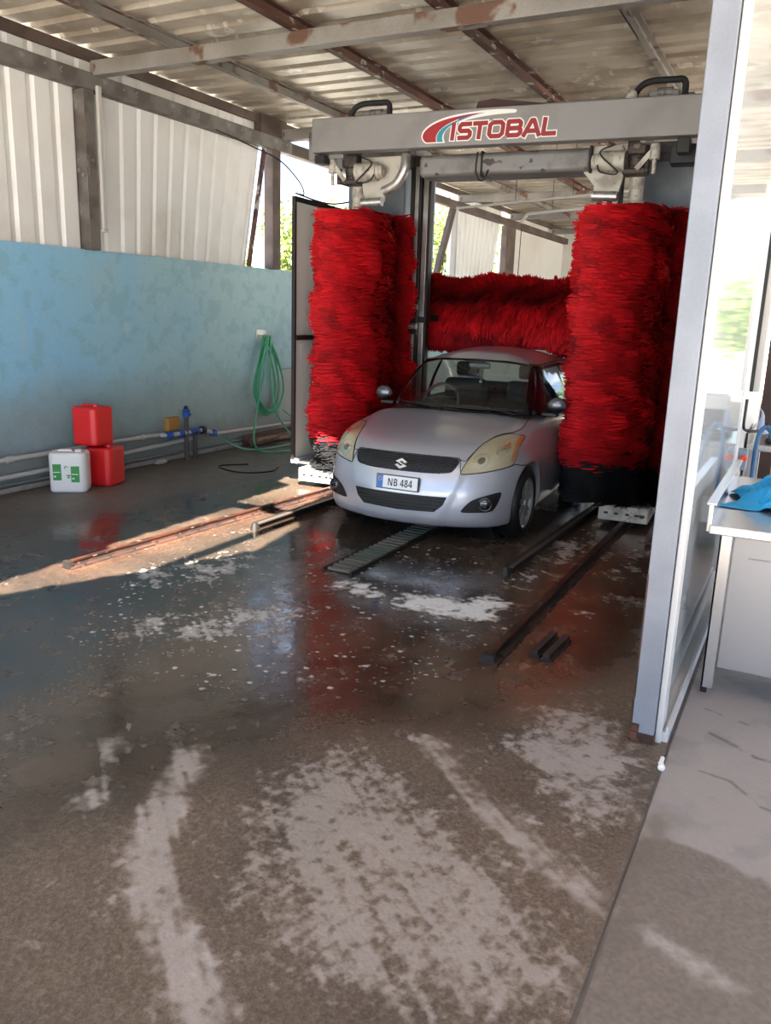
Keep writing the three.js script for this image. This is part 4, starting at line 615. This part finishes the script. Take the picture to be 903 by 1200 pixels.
{
  const red = [0.50, 0.006, 0.010], blk = [0.012, 0.012, 0.013];
  const L = gw(-1.33, 0, -0.42), R = gw(1.36, 0, -0.40);
  const make = (p, label, rx, low, sm, limit) => {
    const t = thing('wash_brush', label, 'car wash brush', p, 0, 'upright wash brushes');
    part(t, 'shaft', cyl([0, 0.10, 0], [0, 2.86, 0], 0.055, 0.055, 18), M.paleMetal);
    bristles(t, 'red_bristles', 30000, low, 2.86, (y) => rx * mix(1.02, 0.93, (y - low) / 2.3), red, 'red bristles swept sideways', { seam: sm, limit, tilt: (y) => (y > 2.5 ? -(y - 2.5) * 0.85 : 0) });
    bristles(t, 'black_bristles', 8000, 0.22, low + 0.02, () => rx * 0.96, blk, 'black bristles at the foot', { droop: -0.02, limit });
  };
  make(L, 'upright red brush with black foot left of the car, white splash sheet beside it', 0.585, 0.55, -1.55, [1, 0.53]);
  make(R, 'upright red brush with black foot right of the car, beside the grey post', 0.575, 0.55, -1.9, [-1, 0.46]);
  const T = thing('wash_brush', 'level red brush lying across the car behind its roof', 'car wash brush', gw(-0.1, 1.84, -1.55), GA);
  const inner = sub(T, 'brush_roll'); inner.rotation.z = Math.PI / 2;
  part(T, 'shaft', cyl([-1.15, 0, 0], [1.15, 0, 0], 0.055), M.paleMetal);
  bristles(inner, 'red_bristles', 26000, -1.05, 1.05, (y, a) => 0.455 * (1 + 0.04 * Math.sin(y * 5 + 1) + 0.05 * Math.abs(y)), red, 'red bristles', { sweep: 0.6, droop: 0, limit: [-1, 0.35], lim: (y) => 0.345 + 0.25 * sst(0.36, 0.66, Math.abs(y + 0.17)) });
}

// ---------------------------------------------------------------- rails, guides, drain
{
  const rail = (a, b, label, nm = 'rail') => {
    const t = thing(nm, label, 'rail', [0, 0, 0]);
    part(t, 'rail_foot', bar([a[0], 0.006, a[1]], [b[0], 0.006, b[1]], 0.11, 0.012), M.rust); part(t, 'rail_web', bar([a[0], 0.028, a[1]], [b[0], 0.028, b[1]], 0.02, 0.036), M.rust);
    part(t, 'rail_head', bar([a[0], 0.049, a[1]], [b[0], 0.049, b[1]], 0.036, 0.012), std(0xffffff, 0.45, 0.4, { map: mottled(0x4a2a1e, 0x2c1c17, 0.4, 0.6, 6, 14, 0x7a6a60) }));
    part(t, 'end_stop', bar([a[0], 0.03, a[1] + 0.004], [a[0] + (b[0] - a[0]) * 0.004, 0.03, a[1] - 0.03], 0.07, 0.05), M.darkMetal);
    for (let k = 0; k < 12; k++) { const q = (k + 0.5) / 12 * 0.42, x = mix(a[0], b[0], q), z = mix(a[1], b[1], q); for (const s of [-1, 1]) part(t, 'bolt', cyl([x + s * 0.045, 0.01, z], [x + s * 0.045, 0.026, z], 0.010, 0.010, 6), M.darkMetal); }
  };
  rail([-4.50, -3.90], [-4.10, -10.5], 'rusty floor rail in the sunlit strip left of the car');
  rail([-1.355, -3.93], [-1.37, -10.5], 'rusty floor rail on the reddish floor right of the car');
  const guide = (a, b, label) => { const t = thing('wheel_guide', label, 'wheel guide'); part(t, 'guide_bar', bar([a[0], 0.03, a[1]], [b[0], 0.03, b[1]], 0.05, 0.06), M.darkMetal); part(t, 'guide_lip', bar([a[0] + 0.03, 0.056, a[1]], [b[0] + 0.03, 0.056, b[1]], 0.032, 0.012), std(0x5b4e46, 0.4, 0.4)); part(t, 'guide_tip', (() => { const g = new THREE.CylinderGeometry(0.022, 0.036, 0.06, 8); g.translate(a[0], 0.03, a[1] + 0.02); return g; })(), M.darkMetal); };
  guide([-4.05, -5.52], [-3.98, -9.5], 'dark wheel guide bar between the left rail and the car');
  guide([-1.80, -5.52], [-1.70, -9.5], 'dark wheel guide bar between the car and the right rail');
  for (const [x, z, x2, z2, l] of [[-1.165, -4.15, -1.15, -4.49, 'short steel bar on the floor by the right rail, the nearer the rail'], [-1.092, -4.13, -1.07, -4.48, 'short steel bar on the floor by the right rail, the farther from it']])
    single('floor_bar', l, 'steel bar', [bar([x, 0.022, z], [x2, 0.022, z2], 0.038, 0.044), bar([x, 0.008, z], [x2, 0.008, z2], 0.06, 0.014)], M.rust);
  const t = thing('drain_grate', 'slatted steel drain grate in the floor in front of the car', 'drain grate', [-2.855, 0, -4.86]);
  part(t, 'sump', bb(-0.115, 0.115, 0.001, 0.004, -3.0, 0), std(0x0b0b0b, 0.9));
  part(t, 'frame', [bb(-0.125, -0.108, 0, 0.020, -3.0, 0), bb(0.10, 0.125, 0, 0.024, -3.0, 0)], M.darkMetal);
  const sl = bb(-0.088, 0.108, 0.008, 0.030, -0.036, 0, 0.003), m1 = std(0x5f5a53, 0.5, 0.2), m2 = std(0x4e544a, 0.5, 0.2);
  for (let k = 0; k < 38; k++) { const o = part(t, 'slat', sl, k % 9 < 4 ? m1 : m2); o.position.set(rr(-0.003, 0.003), rr(-0.001, 0.001), -0.012 - k * 0.078); }
}

// ---------------------------------------------------------------- against the left wall
{
  const can = (pos, turn, mat, label, w = 0.31, d = 0.28, h = 0.40, green) => {
    const t = thing('jerrycan', label, 'jerrycan', pos, turn);
    const sh = new THREE.Shape(), a = w / 2 - 0.012, b = d / 2 - 0.012, r = 0.055; sh.moveTo(-a + r, -b); sh.lineTo(a - r, -b); sh.absarc(a - r, -b + r, r, -Math.PI / 2, 0); sh.lineTo(a, b - r); sh.absarc(a - r, b - r, r, 0, Math.PI / 2); sh.lineTo(-a + r, b); sh.absarc(-a + r, b - r, r, Math.PI / 2, Math.PI); sh.lineTo(-a, -b + r); sh.absarc(-a + r, -b + r, r, Math.PI, Math.PI * 1.5);
    const g = new THREE.ExtrudeGeometry(sh, { depth: h - 0.09, bevelEnabled: true, bevelThickness: 0.035, bevelSize: 0.03, bevelOffset: -0.018, bevelSegments: 5, curveSegments: 8 }); g.rotateX(-Math.PI / 2); g.translate(0, 0.035, 0);
    part(t, 'canister', g, mat);
    part(t, 'handle', [bb(-0.10, 0.02, h - 0.025, h + 0.002, -0.022, 0.022, 0.012), bb(-0.115, -0.08, h - 0.05, h - 0.004, -0.025, 0.025, 0.012), bb(0.0, 0.035, h - 0.05, h - 0.004, -0.025, 0.025, 0.012)], mat);
    part(t, 'screw_cap', [cyl([a - 0.075, h - 0.035, 0.03], [a - 0.075, h + 0.004, 0.03], 0.035, 0.033, 20)], mat);
    if (green) {
      const gm = std(0x2f8a3a, 0.5), wm = std(0xe8ece6, 0.5);
      for (const [x0, x1, y0, y1] of [[-0.135, -0.055, 0.13, 0.29], [0.035, 0.115, 0.11, 0.27]]) { const p = part(t, 'label_print', bb(x0, x1, y0, y1, b + 0.004, b + 0.0135), gm, 'green label'); part(p, 'label_mark', [bb(x0 + 0.006, x1 - 0.012, (y0 + y1) / 2 - 0.004, (y0 + y1) / 2 + 0.004, b + 0.012, b + 0.0142), bb(x0 + 0.01, x0 + 0.03, y0 + 0.03, y0 + 0.045, b + 0.012, b + 0.0142)], wm); }
      part(t, 'label_mark', [(() => { const q = new THREE.TorusGeometry(0.014, 0.004, 6, 16, 4); q.translate(-0.01, 0.255, b + 0.0125); return q; })(), bb(-0.006, 0.03, 0.17, 0.185, b + 0.004, b + 0.013), bb(0.0, 0.022, 0.15, 0.165, b + 0.004, b + 0.013)], gm);
    }
  };
  can([-6.45, 0, -5.71], 0.62, M.whitePlastic, 'white jerrycan with green labels standing on the floor by the blue wall', 0.36, 0.27, 0.42, true);
  can([-6.42, 0, -6.14], 0.22, M.redPlastic, 'red jerrycan on the floor, lower of the two, behind the white one', 0.31, 0.31, 0.42);
  can([-6.48, 0.424, -6.06], 0.10, M.redPlastic, 'red jerrycan standing on top of the other red jerrycan', 0.31, 0.31, 0.41);
  const X = WX + 0.07;
  single('water_pipe', 'grey water pipe along the blue wall, upper of the near pair', 'pipe', [tube([[X, 0.335, -0.5], [X, 0.335, -4.5], [X, 0.338, -6.0], [X, 0.345, -7.0], [X, 0.335, -7.45]], 0.024, 60, 10), cyl([X, 0.336, -5.25], [X, 0.336, -5.32], 0.034), cyl([X, 0.345, -7.05], [X, 0.345, -7.11], 0.034)], M.pvc);
  single('water_pipe', 'pale water pipe along the blue wall, lower of the near pair', 'pipe', tube([[X, 0.165, -0.5], [X, 0.165, -5], [X, 0.185, -6.3], [X, 0.215, -7.5], [X, 0.23, -7.95]], 0.024, 60, 10), M.pvc);
  single('water_pipe', 'thin dark pipe lowest along the foot of the blue wall', 'pipe', tube([[X, 0.09, -0.5], [X, 0.09, -6], [X, 0.095, -8.5], [X, 0.10, -10.6]], 0.016, 60, 8), M.pvcDark);
  single('water_pipe', 'pinkish pipe running right from the blue fittings behind the green hose', 'pipe', tube([[X, 0.245, -8.25], [X, 0.225, -9.0], [X, 0.2, -10.6], [X, 0.19, -12.5]], 0.022, 40, 10), M.pvcPink);
  const v = thing('pipe_manifold', 'valve stand with blue fittings on dark upright pipes by the wall', 'pipe fitting', [X + 0.10, 0, -7.72]);
  part(v, 'upright_pipe', cyl([0, 0.0, 0], [0, 0.55, 0.0], 0.028), std(0x4b4440, 0.6)); part(v, 'upright_pipe', cyl([0.02, 0.0, -0.13], [0.02, 0.34, -0.13], 0.026), std(0x4b4440, 0.6));
  part(v, 'valve', [cyl([0, 0.53, 0], [0, 0.58, 0], 0.042), bb(-0.035, 0.045, 0.58, 0.625, -0.03, 0.03, 0.012), cyl([0, 0.56, 0.0], [0.06, 0.56, 0.0], 0.022)], M.bluePlastic, 'blue valve'); part(v, 'valve_knob', sph([0, 0.635, 0], 0.028), M.black);
  for (const z of [0.30, 0.10, -0.10, -0.18, -0.50]) part(v, 'coupling', cyl([0, 0.335 - (z < -0.3 ? 0.06 : 0), z - 0.035], [0, 0.335 - (z < -0.3 ? 0.06 : 0), z + 0.035], 0.042, 0.042, 14), M.bluePlastic, 'blue coupling');
  part(v, 'cross_pipe', [cyl([0, 0.335, 0.30], [0, 0.335, -0.3], 0.026), tube([[0, 0.335, -0.3], [0, 0.31, -0.42], [0, 0.275, -0.5], [0, 0.255, -0.62]], 0.026, 20, 10), cyl([0.0, 0.335, 0.3], [-0.08, 0.335, 0.36], 0.026)], M.pvc);
  part(v, 'elbow', [cyl([0, 0.335, -0.27], [0, 0.335, -0.33], 0.048), cyl([0.02, 0.30, -0.13], [0.02, 0.345, -0.13], 0.04)], M.black);
  const jb = thing('junction_box', 'small ochre box on the blue wall beside the valve stand', 'junction box', [WX, 0.355, -7.62]); part(jb, 'box', bb(0, 0.06, 0, 0.165, -0.11, 0.10, 0.008), std(0xb98a44, 0.6)); part(jb, 'lid_rim', bb(0.055, 0.066, 0.01, 0.155, -0.10, 0.09, 0.004), std(0xa87a3a, 0.6));
  // hose on its hook
  const hk = thing('wall_hook', 'metal hook plate on the blue wall holding the green hose', 'hook', [WX, 1.46, -9.48]); part(hk, 'plate', bb(0, 0.012, -0.02, 0.09, -0.14, 0.10, 0.003), M.alu); part(hk, 'hook', [tube([[0, 0.02, 0.05], [0.08, 0.0, 0.05], [0.13, 0.02, 0.05], [0.14, 0.07, 0.05]], 0.008, 20, 6), tube([[0, 0.02, -0.08], [0.08, 0.0, -0.08], [0.13, 0.02, -0.08], [0.14, 0.07, -0.08]], 0.008, 20, 6)], M.alu);
  const h = thing('garden_hose', 'green garden hose hung in loops on the wall hook', 'hose', [0, 0, 0]), hx = WX + 0.07;
  const loop = (zt, zl, zr, yb, x) => [[x, 1.47, zt], [x + 0.01, 1.15, mix(zt, zl, 0.55)], [x, 0.75, zl], [x, yb + 0.10, mix(zl, zr, 0.2)], [x, yb, mix(zl, zr, 0.5)], [x, yb + 0.12, mix(zl, zr, 0.88)], [x, 0.78, zr], [x + 0.01, 1.15, mix(zt, zr, 0.6)], [x, 1.475, zt + 0.01]];
  for (let k = 0; k < 7; k++) { const e = k * 0.016; part(h, 'loop', tube(loop(-9.48 - rr(-0.05, 0.05), -9.20 - e * (0.6), -9.92 + e * 2.2, 0.36 + rr(0, 0.12), hx + 0.015 + (k % 3) * 0.022 + rr(-0.005, 0.005)), 0.0115, 90, 7), M.greenHose); }
  part(h, 'tail', tube([[hx + 0.08, 1.47, -9.46], [hx + 0.10, 1.0, -9.33], [hx + 0.13, 0.5, -9.12], [hx + 0.30, 0.12, -8.82], [hx + 0.5, 0.02, -8.72], [hx + 0.72, 0.014, -8.85], [hx + 0.75, 0.014, -9.25], [hx + 0.55, 0.05, -9.48], [hx + 0.2, 0.4, -9.50], [hx + 0.1, 0.9, -9.50], [hx + 0.09, 1.47, -9.50]], 0.0125, 160, 8), M.greenHose);
  part(h, 'tail', tube([[X, 0.25, -8.34], [X + 0.12, 0.12, -8.5], [X + 0.32, 0.02, -8.7], [X + 0.45, 0.013, -9.3], [X + 0.4, 0.013, -10.1], [X + 0.35, 0.013, -10.9]], 0.0115, 80, 8), phy({ color: 0x6aa98a, roughness: 0.45 }));
  part(h, 'tail', tube([[hx + 0.05, 0.42, -9.85], [hx + 0.06, 0.25, -10.2], [hx + 0.05, 0.15, -10.6], [hx + 0.1, 0.05, -11.1]], 0.0115, 40, 8), M.greenHose);
  const pl = thing('timber_roll', 'brown rough pole lying at the wall foot behind the green hose', 'pole', [WX + 0.22, 0, -9.6]); part(pl, 'pole', [cyl([0, 0.07, 0.62], [0.02, 0.07, -1.2], 0.055, 0.055, 14)], std(0xffffff, 0.85, 0, { map: mottled(0x8a6a5a, 0x5d4438, 0.4, 0.6, 8, 20, 0xa89080) })); part(pl, 'pole_end', cyl([0, 0.07, 0.615], [0, 0.07, 0.63], 0.035, 0.035, 14), std(0x5b4336, 0.8)); part(pl, 'board', bb(-0.13, -0.10, 0.0, 0.16, -1.1, 0.66, 0.005), std(0x5d4034, 0.8));
  single('cable_ring', 'thin dark cable lying in a ring on the wet floor by the wall', 'cable', tube([[-5.9, 0.008, -7.9], [-6.1, 0.008, -7.62], [-5.9, 0.008, -7.46], [-5.6, 0.008, -7.45], [-5.42, 0.008, -7.68], [-5.5, 0.008, -7.95]], 0.008, 60, 6), M.black);
  single('water_bottle', 'crushed clear bottle lying on the kerb by the valve pipes', 'bottle', (() => { const g = new THREE.LatheGeometry([[0, 0], [0.028, 0.002], [0.03, 0.03], [0.026, 0.06], [0.031, 0.09], [0.03, 0.13], [0.012, 0.165], [0.012, 0.185], [0, 0.187]].map(([r, y]) => new THREE.Vector2(r, y)), 14); g.rotateX(Math.PI / 2); g.translate(-6.70, 0.035, -7.35); return g; })(), phy({ color: 0xd8d4cc, roughness: 0.15, transmission: 0.5, thickness: 0 }));
  const cd = thing('conduit', 'white upright conduit on the dark grey wall post', 'conduit', [WX + 0.12, 2.58, -6.60]); part(cd, 'pipe', bb(-0.02, 0.02, 0, 1.36, -0.025, 0.025, 0.008), M.pvc); part(cd, 'end_cap', bb(-0.025, 0.025, -0.03, 0.0, -0.03, 0.03, 0.006), M.whitePaint);
  single('hanging_cable', 'thin cable sagging from the wall beam to the splash sheet', 'cable', tube([[WX + 0.10, 3.90, -8.45], [WX + 0.12, 3.83, -9.2], [WX + 0.14, 3.76, -9.75], [WX + 0.8, 3.40, -9.2], [WX + 1.4, 3.12, -8.4], gw(-1.98, 2.98, -0.2), gw(-1.96, 2.965, -0.9), gw(-1.7, 3.05, -1.2)], 0.009, 80, 6), M.darkMetal);
}
// ---------------------------------------------------------------- far bay pipes
{
  const p = thing('hanging_pipe', 'white pipe along the far roof beam turning down at the left', 'pipe', [0, 0, 0]);
  part(p, 'pipe', [cyl([-4.86, 3.32, -11.5], [-2.2, 3.49, -11.5], 0.018), cyl([-4.86, 3.32, -11.5], [-4.85, 2.1, -11.5], 0.014), sph([-4.86, 3.32, -11.5], 0.024)], M.whitePaint);
  for (const x of [-4.0, -3.2, -2.4]) part(p, 'hanger', cyl([x, 3.35 + (x + 4.4) * 0.064, -11.5], [x, 4.28, -11.5], 0.005, 0.005, 6), M.darkMetal);
  const q = thing('hanging_pipe', 'short white pipe below the far roof beam with a dark wire', 'pipe', [0, 0, 0]);
  part(q, 'pipe', cyl([-3.85, 3.225, -11.6], [-2.6, 3.33, -11.6], 0.02), M.whitePaint); part(q, 'hook', cyl([-3.85, 3.225, -11.6], [-3.93, 3.11, -11.6], 0.022), M.alu); part(q, 'wire', cyl([-3.92, 3.12, -11.6], [-3.93, 2.2, -11.6], 0.006, 0.006, 6), M.darkMetal);
  for (const x of [-3.5, -2.8]) part(q, 'hanger', cyl([x, 3.25, -11.6], [x, 4.28, -11.6], 0.004, 0.004, 6), M.darkMetal);
}

// ---------------------------------------------------------------- the benches on the right
{
  const t = thing('steel_bench', 'stainless steel work bench with raised edge beside the screen, blue cloth on it', 'bench', [0, 0, 0]);
  part(t, 'worktop', [bb(-0.345, 1.25, 0.855, 0.90, -5.55, -4.07, 0.006)], M.stainless); part(t, 'upstand', [bb(-0.36, -0.338, 0.86, 1.0, -5.55, -4.09, 0.004), bb(-0.37, -0.325, 0.99, 1.004, -5.55, -4.09, 0.003)], M.stainless);
  part(t, 'front_panel', bb(-0.235, 1.2, 0.16, 0.855, -4.18, -4.16, 0.004), M.stainlessMatt); part(t, 'side_panel', bb(-0.30, -0.285, 0.16, 0.855, -5.45, -4.2), M.stainlessMatt);
  for (const [x, z] of [[-0.30, -4.20], [1.15, -4.20], [-0.30, -5.45], [1.15, -5.45]]) { const l = part(t, 'leg', [bb(x, x + 0.055, 0.03, 0.86, z, z + 0.012), bb(x, x + 0.008, 0.03, 0.86, z - 0.05, z + 0.012)], M.stainless); part(l, 'leg_foot', bb(x, x + 0.03, 0, 0.03, z - 0.02, z + 0.01), M.rubber); }
  part(t, 'seam', [bb(-0.16, 1.2, 0.735, 0.742, -4.165, -4.156)], std(0x8d8a88, 0.5, 0.4)); part(t, 'kick_plate', bb(-0.2, 1.2, 0.03, 0.15, -4.5, -4.48), M.stainlessMatt);
  // crumpled cloth
  {
    const n = 46, P = [], I = []; for (let j = 0; j <= n; j++) for (let i = 0; i <= n; i++) { const u = i / n, v = j / n, r = Math.hypot(u - 0.5, v - 0.5) * 2, x = (u - 0.5) * 0.42 + (fbm(u * 3 + 3, v * 3, 3) - 0.5) * 0.18, z = (v - 0.5) * 0.55 + (fbm(u * 3, v * 3 + 9, 3) - 0.5) * 0.16; const f = Math.abs(fbm(u * 4.5 + 20, v * 4.5 + 4, 3) - 0.5) * 2, f2 = Math.abs(fbm(u * 9 + 2, v * 9 + 14, 2) - 0.5); P.push(x, 0.004 + Math.max(0, 1 - r * r * 0.85) * (0.15 - 0.22 * f + 0.07 * f2) + 0.008 * f2, z); }
    for (let j = 0; j < n; j++) for (let i = 0; i < n; i++) { const a = j * (n + 1) + i; I.push(a, a + n + 1, a + 1, a + 1, a + n + 1, a + n + 2); }
    const g = new THREE.BufferGeometry(); g.setAttribute('position', new THREE.Float32BufferAttribute(P.map((v, i) => (i % 3 === 1 ? Math.max(0.003, v) : v)), 3)); g.setAttribute('uv', new THREE.Float32BufferAttribute(new Float32Array(P.length / 3 * 2), 2)); g.setIndex(I); g.computeVertexNormals();
    const o = single('cloth', 'crumpled bright blue cloth lying on the steel bench', 'cloth', g, phy({ color: 0x1f8fc4, roughness: 0.85, side: THREE.DoubleSide, sheen: 0.5, sheenColor: new THREE.Color(0x66bbe6) })); o.position.set(-0.09, 0.90, -4.78);
  }
  const t2 = thing('steel_table', 'second steel table behind the bench with dark things on it', 'table', [0, 0, 0]);
  part(t2, 'tabletop', bb(-0.40, 1.2, 0.865, 0.91, -8.05, -7.02, 0.005), M.stainless); for (const [x, z] of [[-0.36, -7.1], [-0.13, -7.1], [1.1, -7.1], [-0.36, -7.95], [1.1, -7.95]]) part(t2, 'leg', bb(x - 0.025, x + 0.025, 0, 0.87, z - 0.025, z + 0.025, 0.005), M.stainlessMatt);
  part(t2, 'shelf', bb(-0.36, 1.15, 0.2, 0.23, -8.0, -7.08), M.stainlessMatt); part(t2, 'end_guard', bb(-0.40, -0.39, 0.6, 0.99, -7.9, -7.05), M.paleMetal);
  single('tray', 'black tray on the second steel table', 'tray', [bb(-0.28, 0.2, 0.911, 0.95, -7.7, -7.2, 0.015)], M.black);
  const mc = thing('machine', 'dark machine with a pale upper box standing on the second steel table', 'machine', [0.0, 0.951, -7.5]); part(mc, 'base', bb(-0.26, 0.2, 0, 0.06, -0.16, 0.2, 0.02), M.darkMetal); part(mc, 'column', bb(-0.2, 0.2, 0.06, 0.2, -0.1, 0.05, 0.01), M.black); part(mc, 'upper_box', bb(-0.24, 0.2, 0.18, 0.30, -0.1, 0.12, 0.015), M.whitePaint);
  const sb = thing('switch_box', 'small grey switch box with a red knob on the white screen wall', 'switch', [-0.42, 0.80, -6.45]); part(sb, 'box', bb(0, 0.07, 0, 0.15, -0.06, 0.06, 0.008), std(0x7d8d99, 0.5)); part(sb, 'knob', cyl([0.05, 0.09, 0.06], [0.05, 0.09, 0.09], 0.025, 0.02, 16), std(0xd8402a, 0.4), 'red knob'); part(sb, 'cable', tube([[0.01, 0.03, 0.05], [0.0, -0.15, 0.08], [-0.01, -0.5, 0.10]], 0.006, 20, 6), M.black);
  const hk = thing('wall_hook', 'black hook on the white screen wall holding the blue hose', 'hook', [-0.41, 1.08, -6.55]); part(hk, 'hook', tube([[0, 0.22, 0], [0.0, 0.03, 0.0], [0.03, -0.01, -0.03], [0.12, -0.01, -0.12], [0.16, 0.04, -0.14]], 0.011, 30, 8), M.black); part(hk, 'rag', (() => { const g = new THREE.ConeGeometry(0.05, 0.2, 14, 6); const p = g.attributes.position; for (let i = 0; i < p.count; i++) { const y = p.getY(i); p.setX(i, p.getX(i) + 0.018 * Math.sin(y * 30)); } g.scale(0.8, 1, 0.5); g.rotateZ(0.25); g.computeVertexNormals(); g.translate(0.11, 0.06, -0.13); return g; })(), std(0x9aa4bd, 0.8), 'pale rag');
  single('blue_hose', 'dark blue hose hanging from the black hook above the bench', 'hose', [tube([[-0.30, 0.55, -6.45], [-0.305, 0.85, -6.48], [-0.30, 1.04, -6.50], [-0.26, 1.115, -6.52], [-0.21, 1.06, -6.50], [-0.17, 0.88, -6.47], [-0.12, 0.5, -6.44]], 0.017, 60, 10)], std(0x2c5f86, 0.45));
  struct('door_1', [bb(-0.44, -0.27, 0, 2.95, -9.35, -9.2)], std(0xffffff, 0.65, 0, { map: big(mottled(0x4a3830, 0x33251f, 0.4, 0.7, 4, 10), 0.4) }), 'dark brown door jamb behind the second table');
}

// ---------------------------------------------------------------- outside
{
  const leafG = (() => { const g = new THREE.BufferGeometry(); g.setAttribute('position', new THREE.Float32BufferAttribute([0, 0, 0, 0.5, 0.28, 0.1, 1, 0, 0, 0.5, -0.28, 0.1], 3)); g.setAttribute('uv', new THREE.Float32BufferAttribute([0, 0, 1, 0, 1, 1, 0, 1], 2)); g.setIndex([0, 1, 2, 0, 2, 3]); g.computeVertexNormals(); return g; })();
  const leafM = phy({ color: 0xffffff, roughness: 0.7, side: THREE.DoubleSide });
  function tree(label, x, z, h, r, n, tone) {
    const t = thing('tree', label, 'tree', [x, -0.16, z]); const lobes = Array.from({ length: 11 }, (_, k) => { const a = rnd() * 6.283, q = rnd() * r * 0.75; return [Math.cos(a) * q, h * rr(0.42, 0.88), Math.sin(a) * q, r * rr(0.38, 0.6)]; });
    part(t, 'trunk', [cyl([0, 0, 0], [0.1, h * 0.5, 0], 0.16, 0.10, 10), ...lobes.slice(0, 6).map((l) => cyl([0.1, h * 0.4, 0], [l[0], l[1], l[2]], 0.05, 0.02, 6))], std(0x5d4a3a, 0.9));
    const m = new THREE.InstancedMesh(leafG, leafM, n), o = new THREE.Object3D(), c = new THREE.Color(); shadows(m);
    for (let i = 0; i < n; i++) { const l = lobes[i % 11], d = V(rr(-1, 1), rr(-1, 1), rr(-1, 1)).normalize().multiplyScalar(l[3] * Math.pow(rnd(), 0.3)); o.position.set(l[0] + d.x, l[1] + d.y, l[2] + d.z); o.rotation.set(rr(0, 6.28), rr(0, 6.28), rr(0, 6.28)); o.scale.setScalar(rr(0.10, 0.20)); o.updateMatrix(); m.setMatrixAt(i, o.matrix); const k = rr(0.7, 1.25); c.setRGB(tone[0] * k, tone[1] * k, tone[2] * k * rr(0.7, 1.1)); m.setColorAt(i, c); }
    m.name = 'foliage'; m.userData.kind = 'stuff'; t.add(m);
  }
  const G1 = [0.20, 0.26, 0.06], G2 = [0.14, 0.22, 0.06];
  tree('yellow-green tree seen through the open bay left of the splash sheet', -12.5, -19.3, 4.6, 2.0, 6000, G1);
  tree('yellow-green tree seen through the open bay beside the gantry post', -12.0, -26.5, 5.6, 2.4, 7000, G1);
  tree('green tree out behind the shed, mirrored in the glass screen', 1.1, -24.5, 3.5, 1.6, 6000, G2);
  tree('green tree out behind the shed, just right of the mirrored one', 3.9, -25, 3.7, 1.9, 6000, G2);
  tree('green tree out behind the shed, farthest right', 7.5, -24, 4.0, 2.2, 5000, G2);
  const f = thing('white_wall', 'low white garden wall with posts seen through the open bay', 'wall', [-10.6, -0.16, -17.5]);
  part(f, 'wall', bb(-0.1, 0.1, 0, 2.75, -10, 6), M.whitePaint); for (let k = 0; k < 8; k++) part(f, 'post', bb(-0.12, 0.12, 2.75, 3.45, -9.6 + k * 2.05, -9.35 + k * 2.05, 0.01), M.whitePaint);
}

renderer.render(scene, camera);
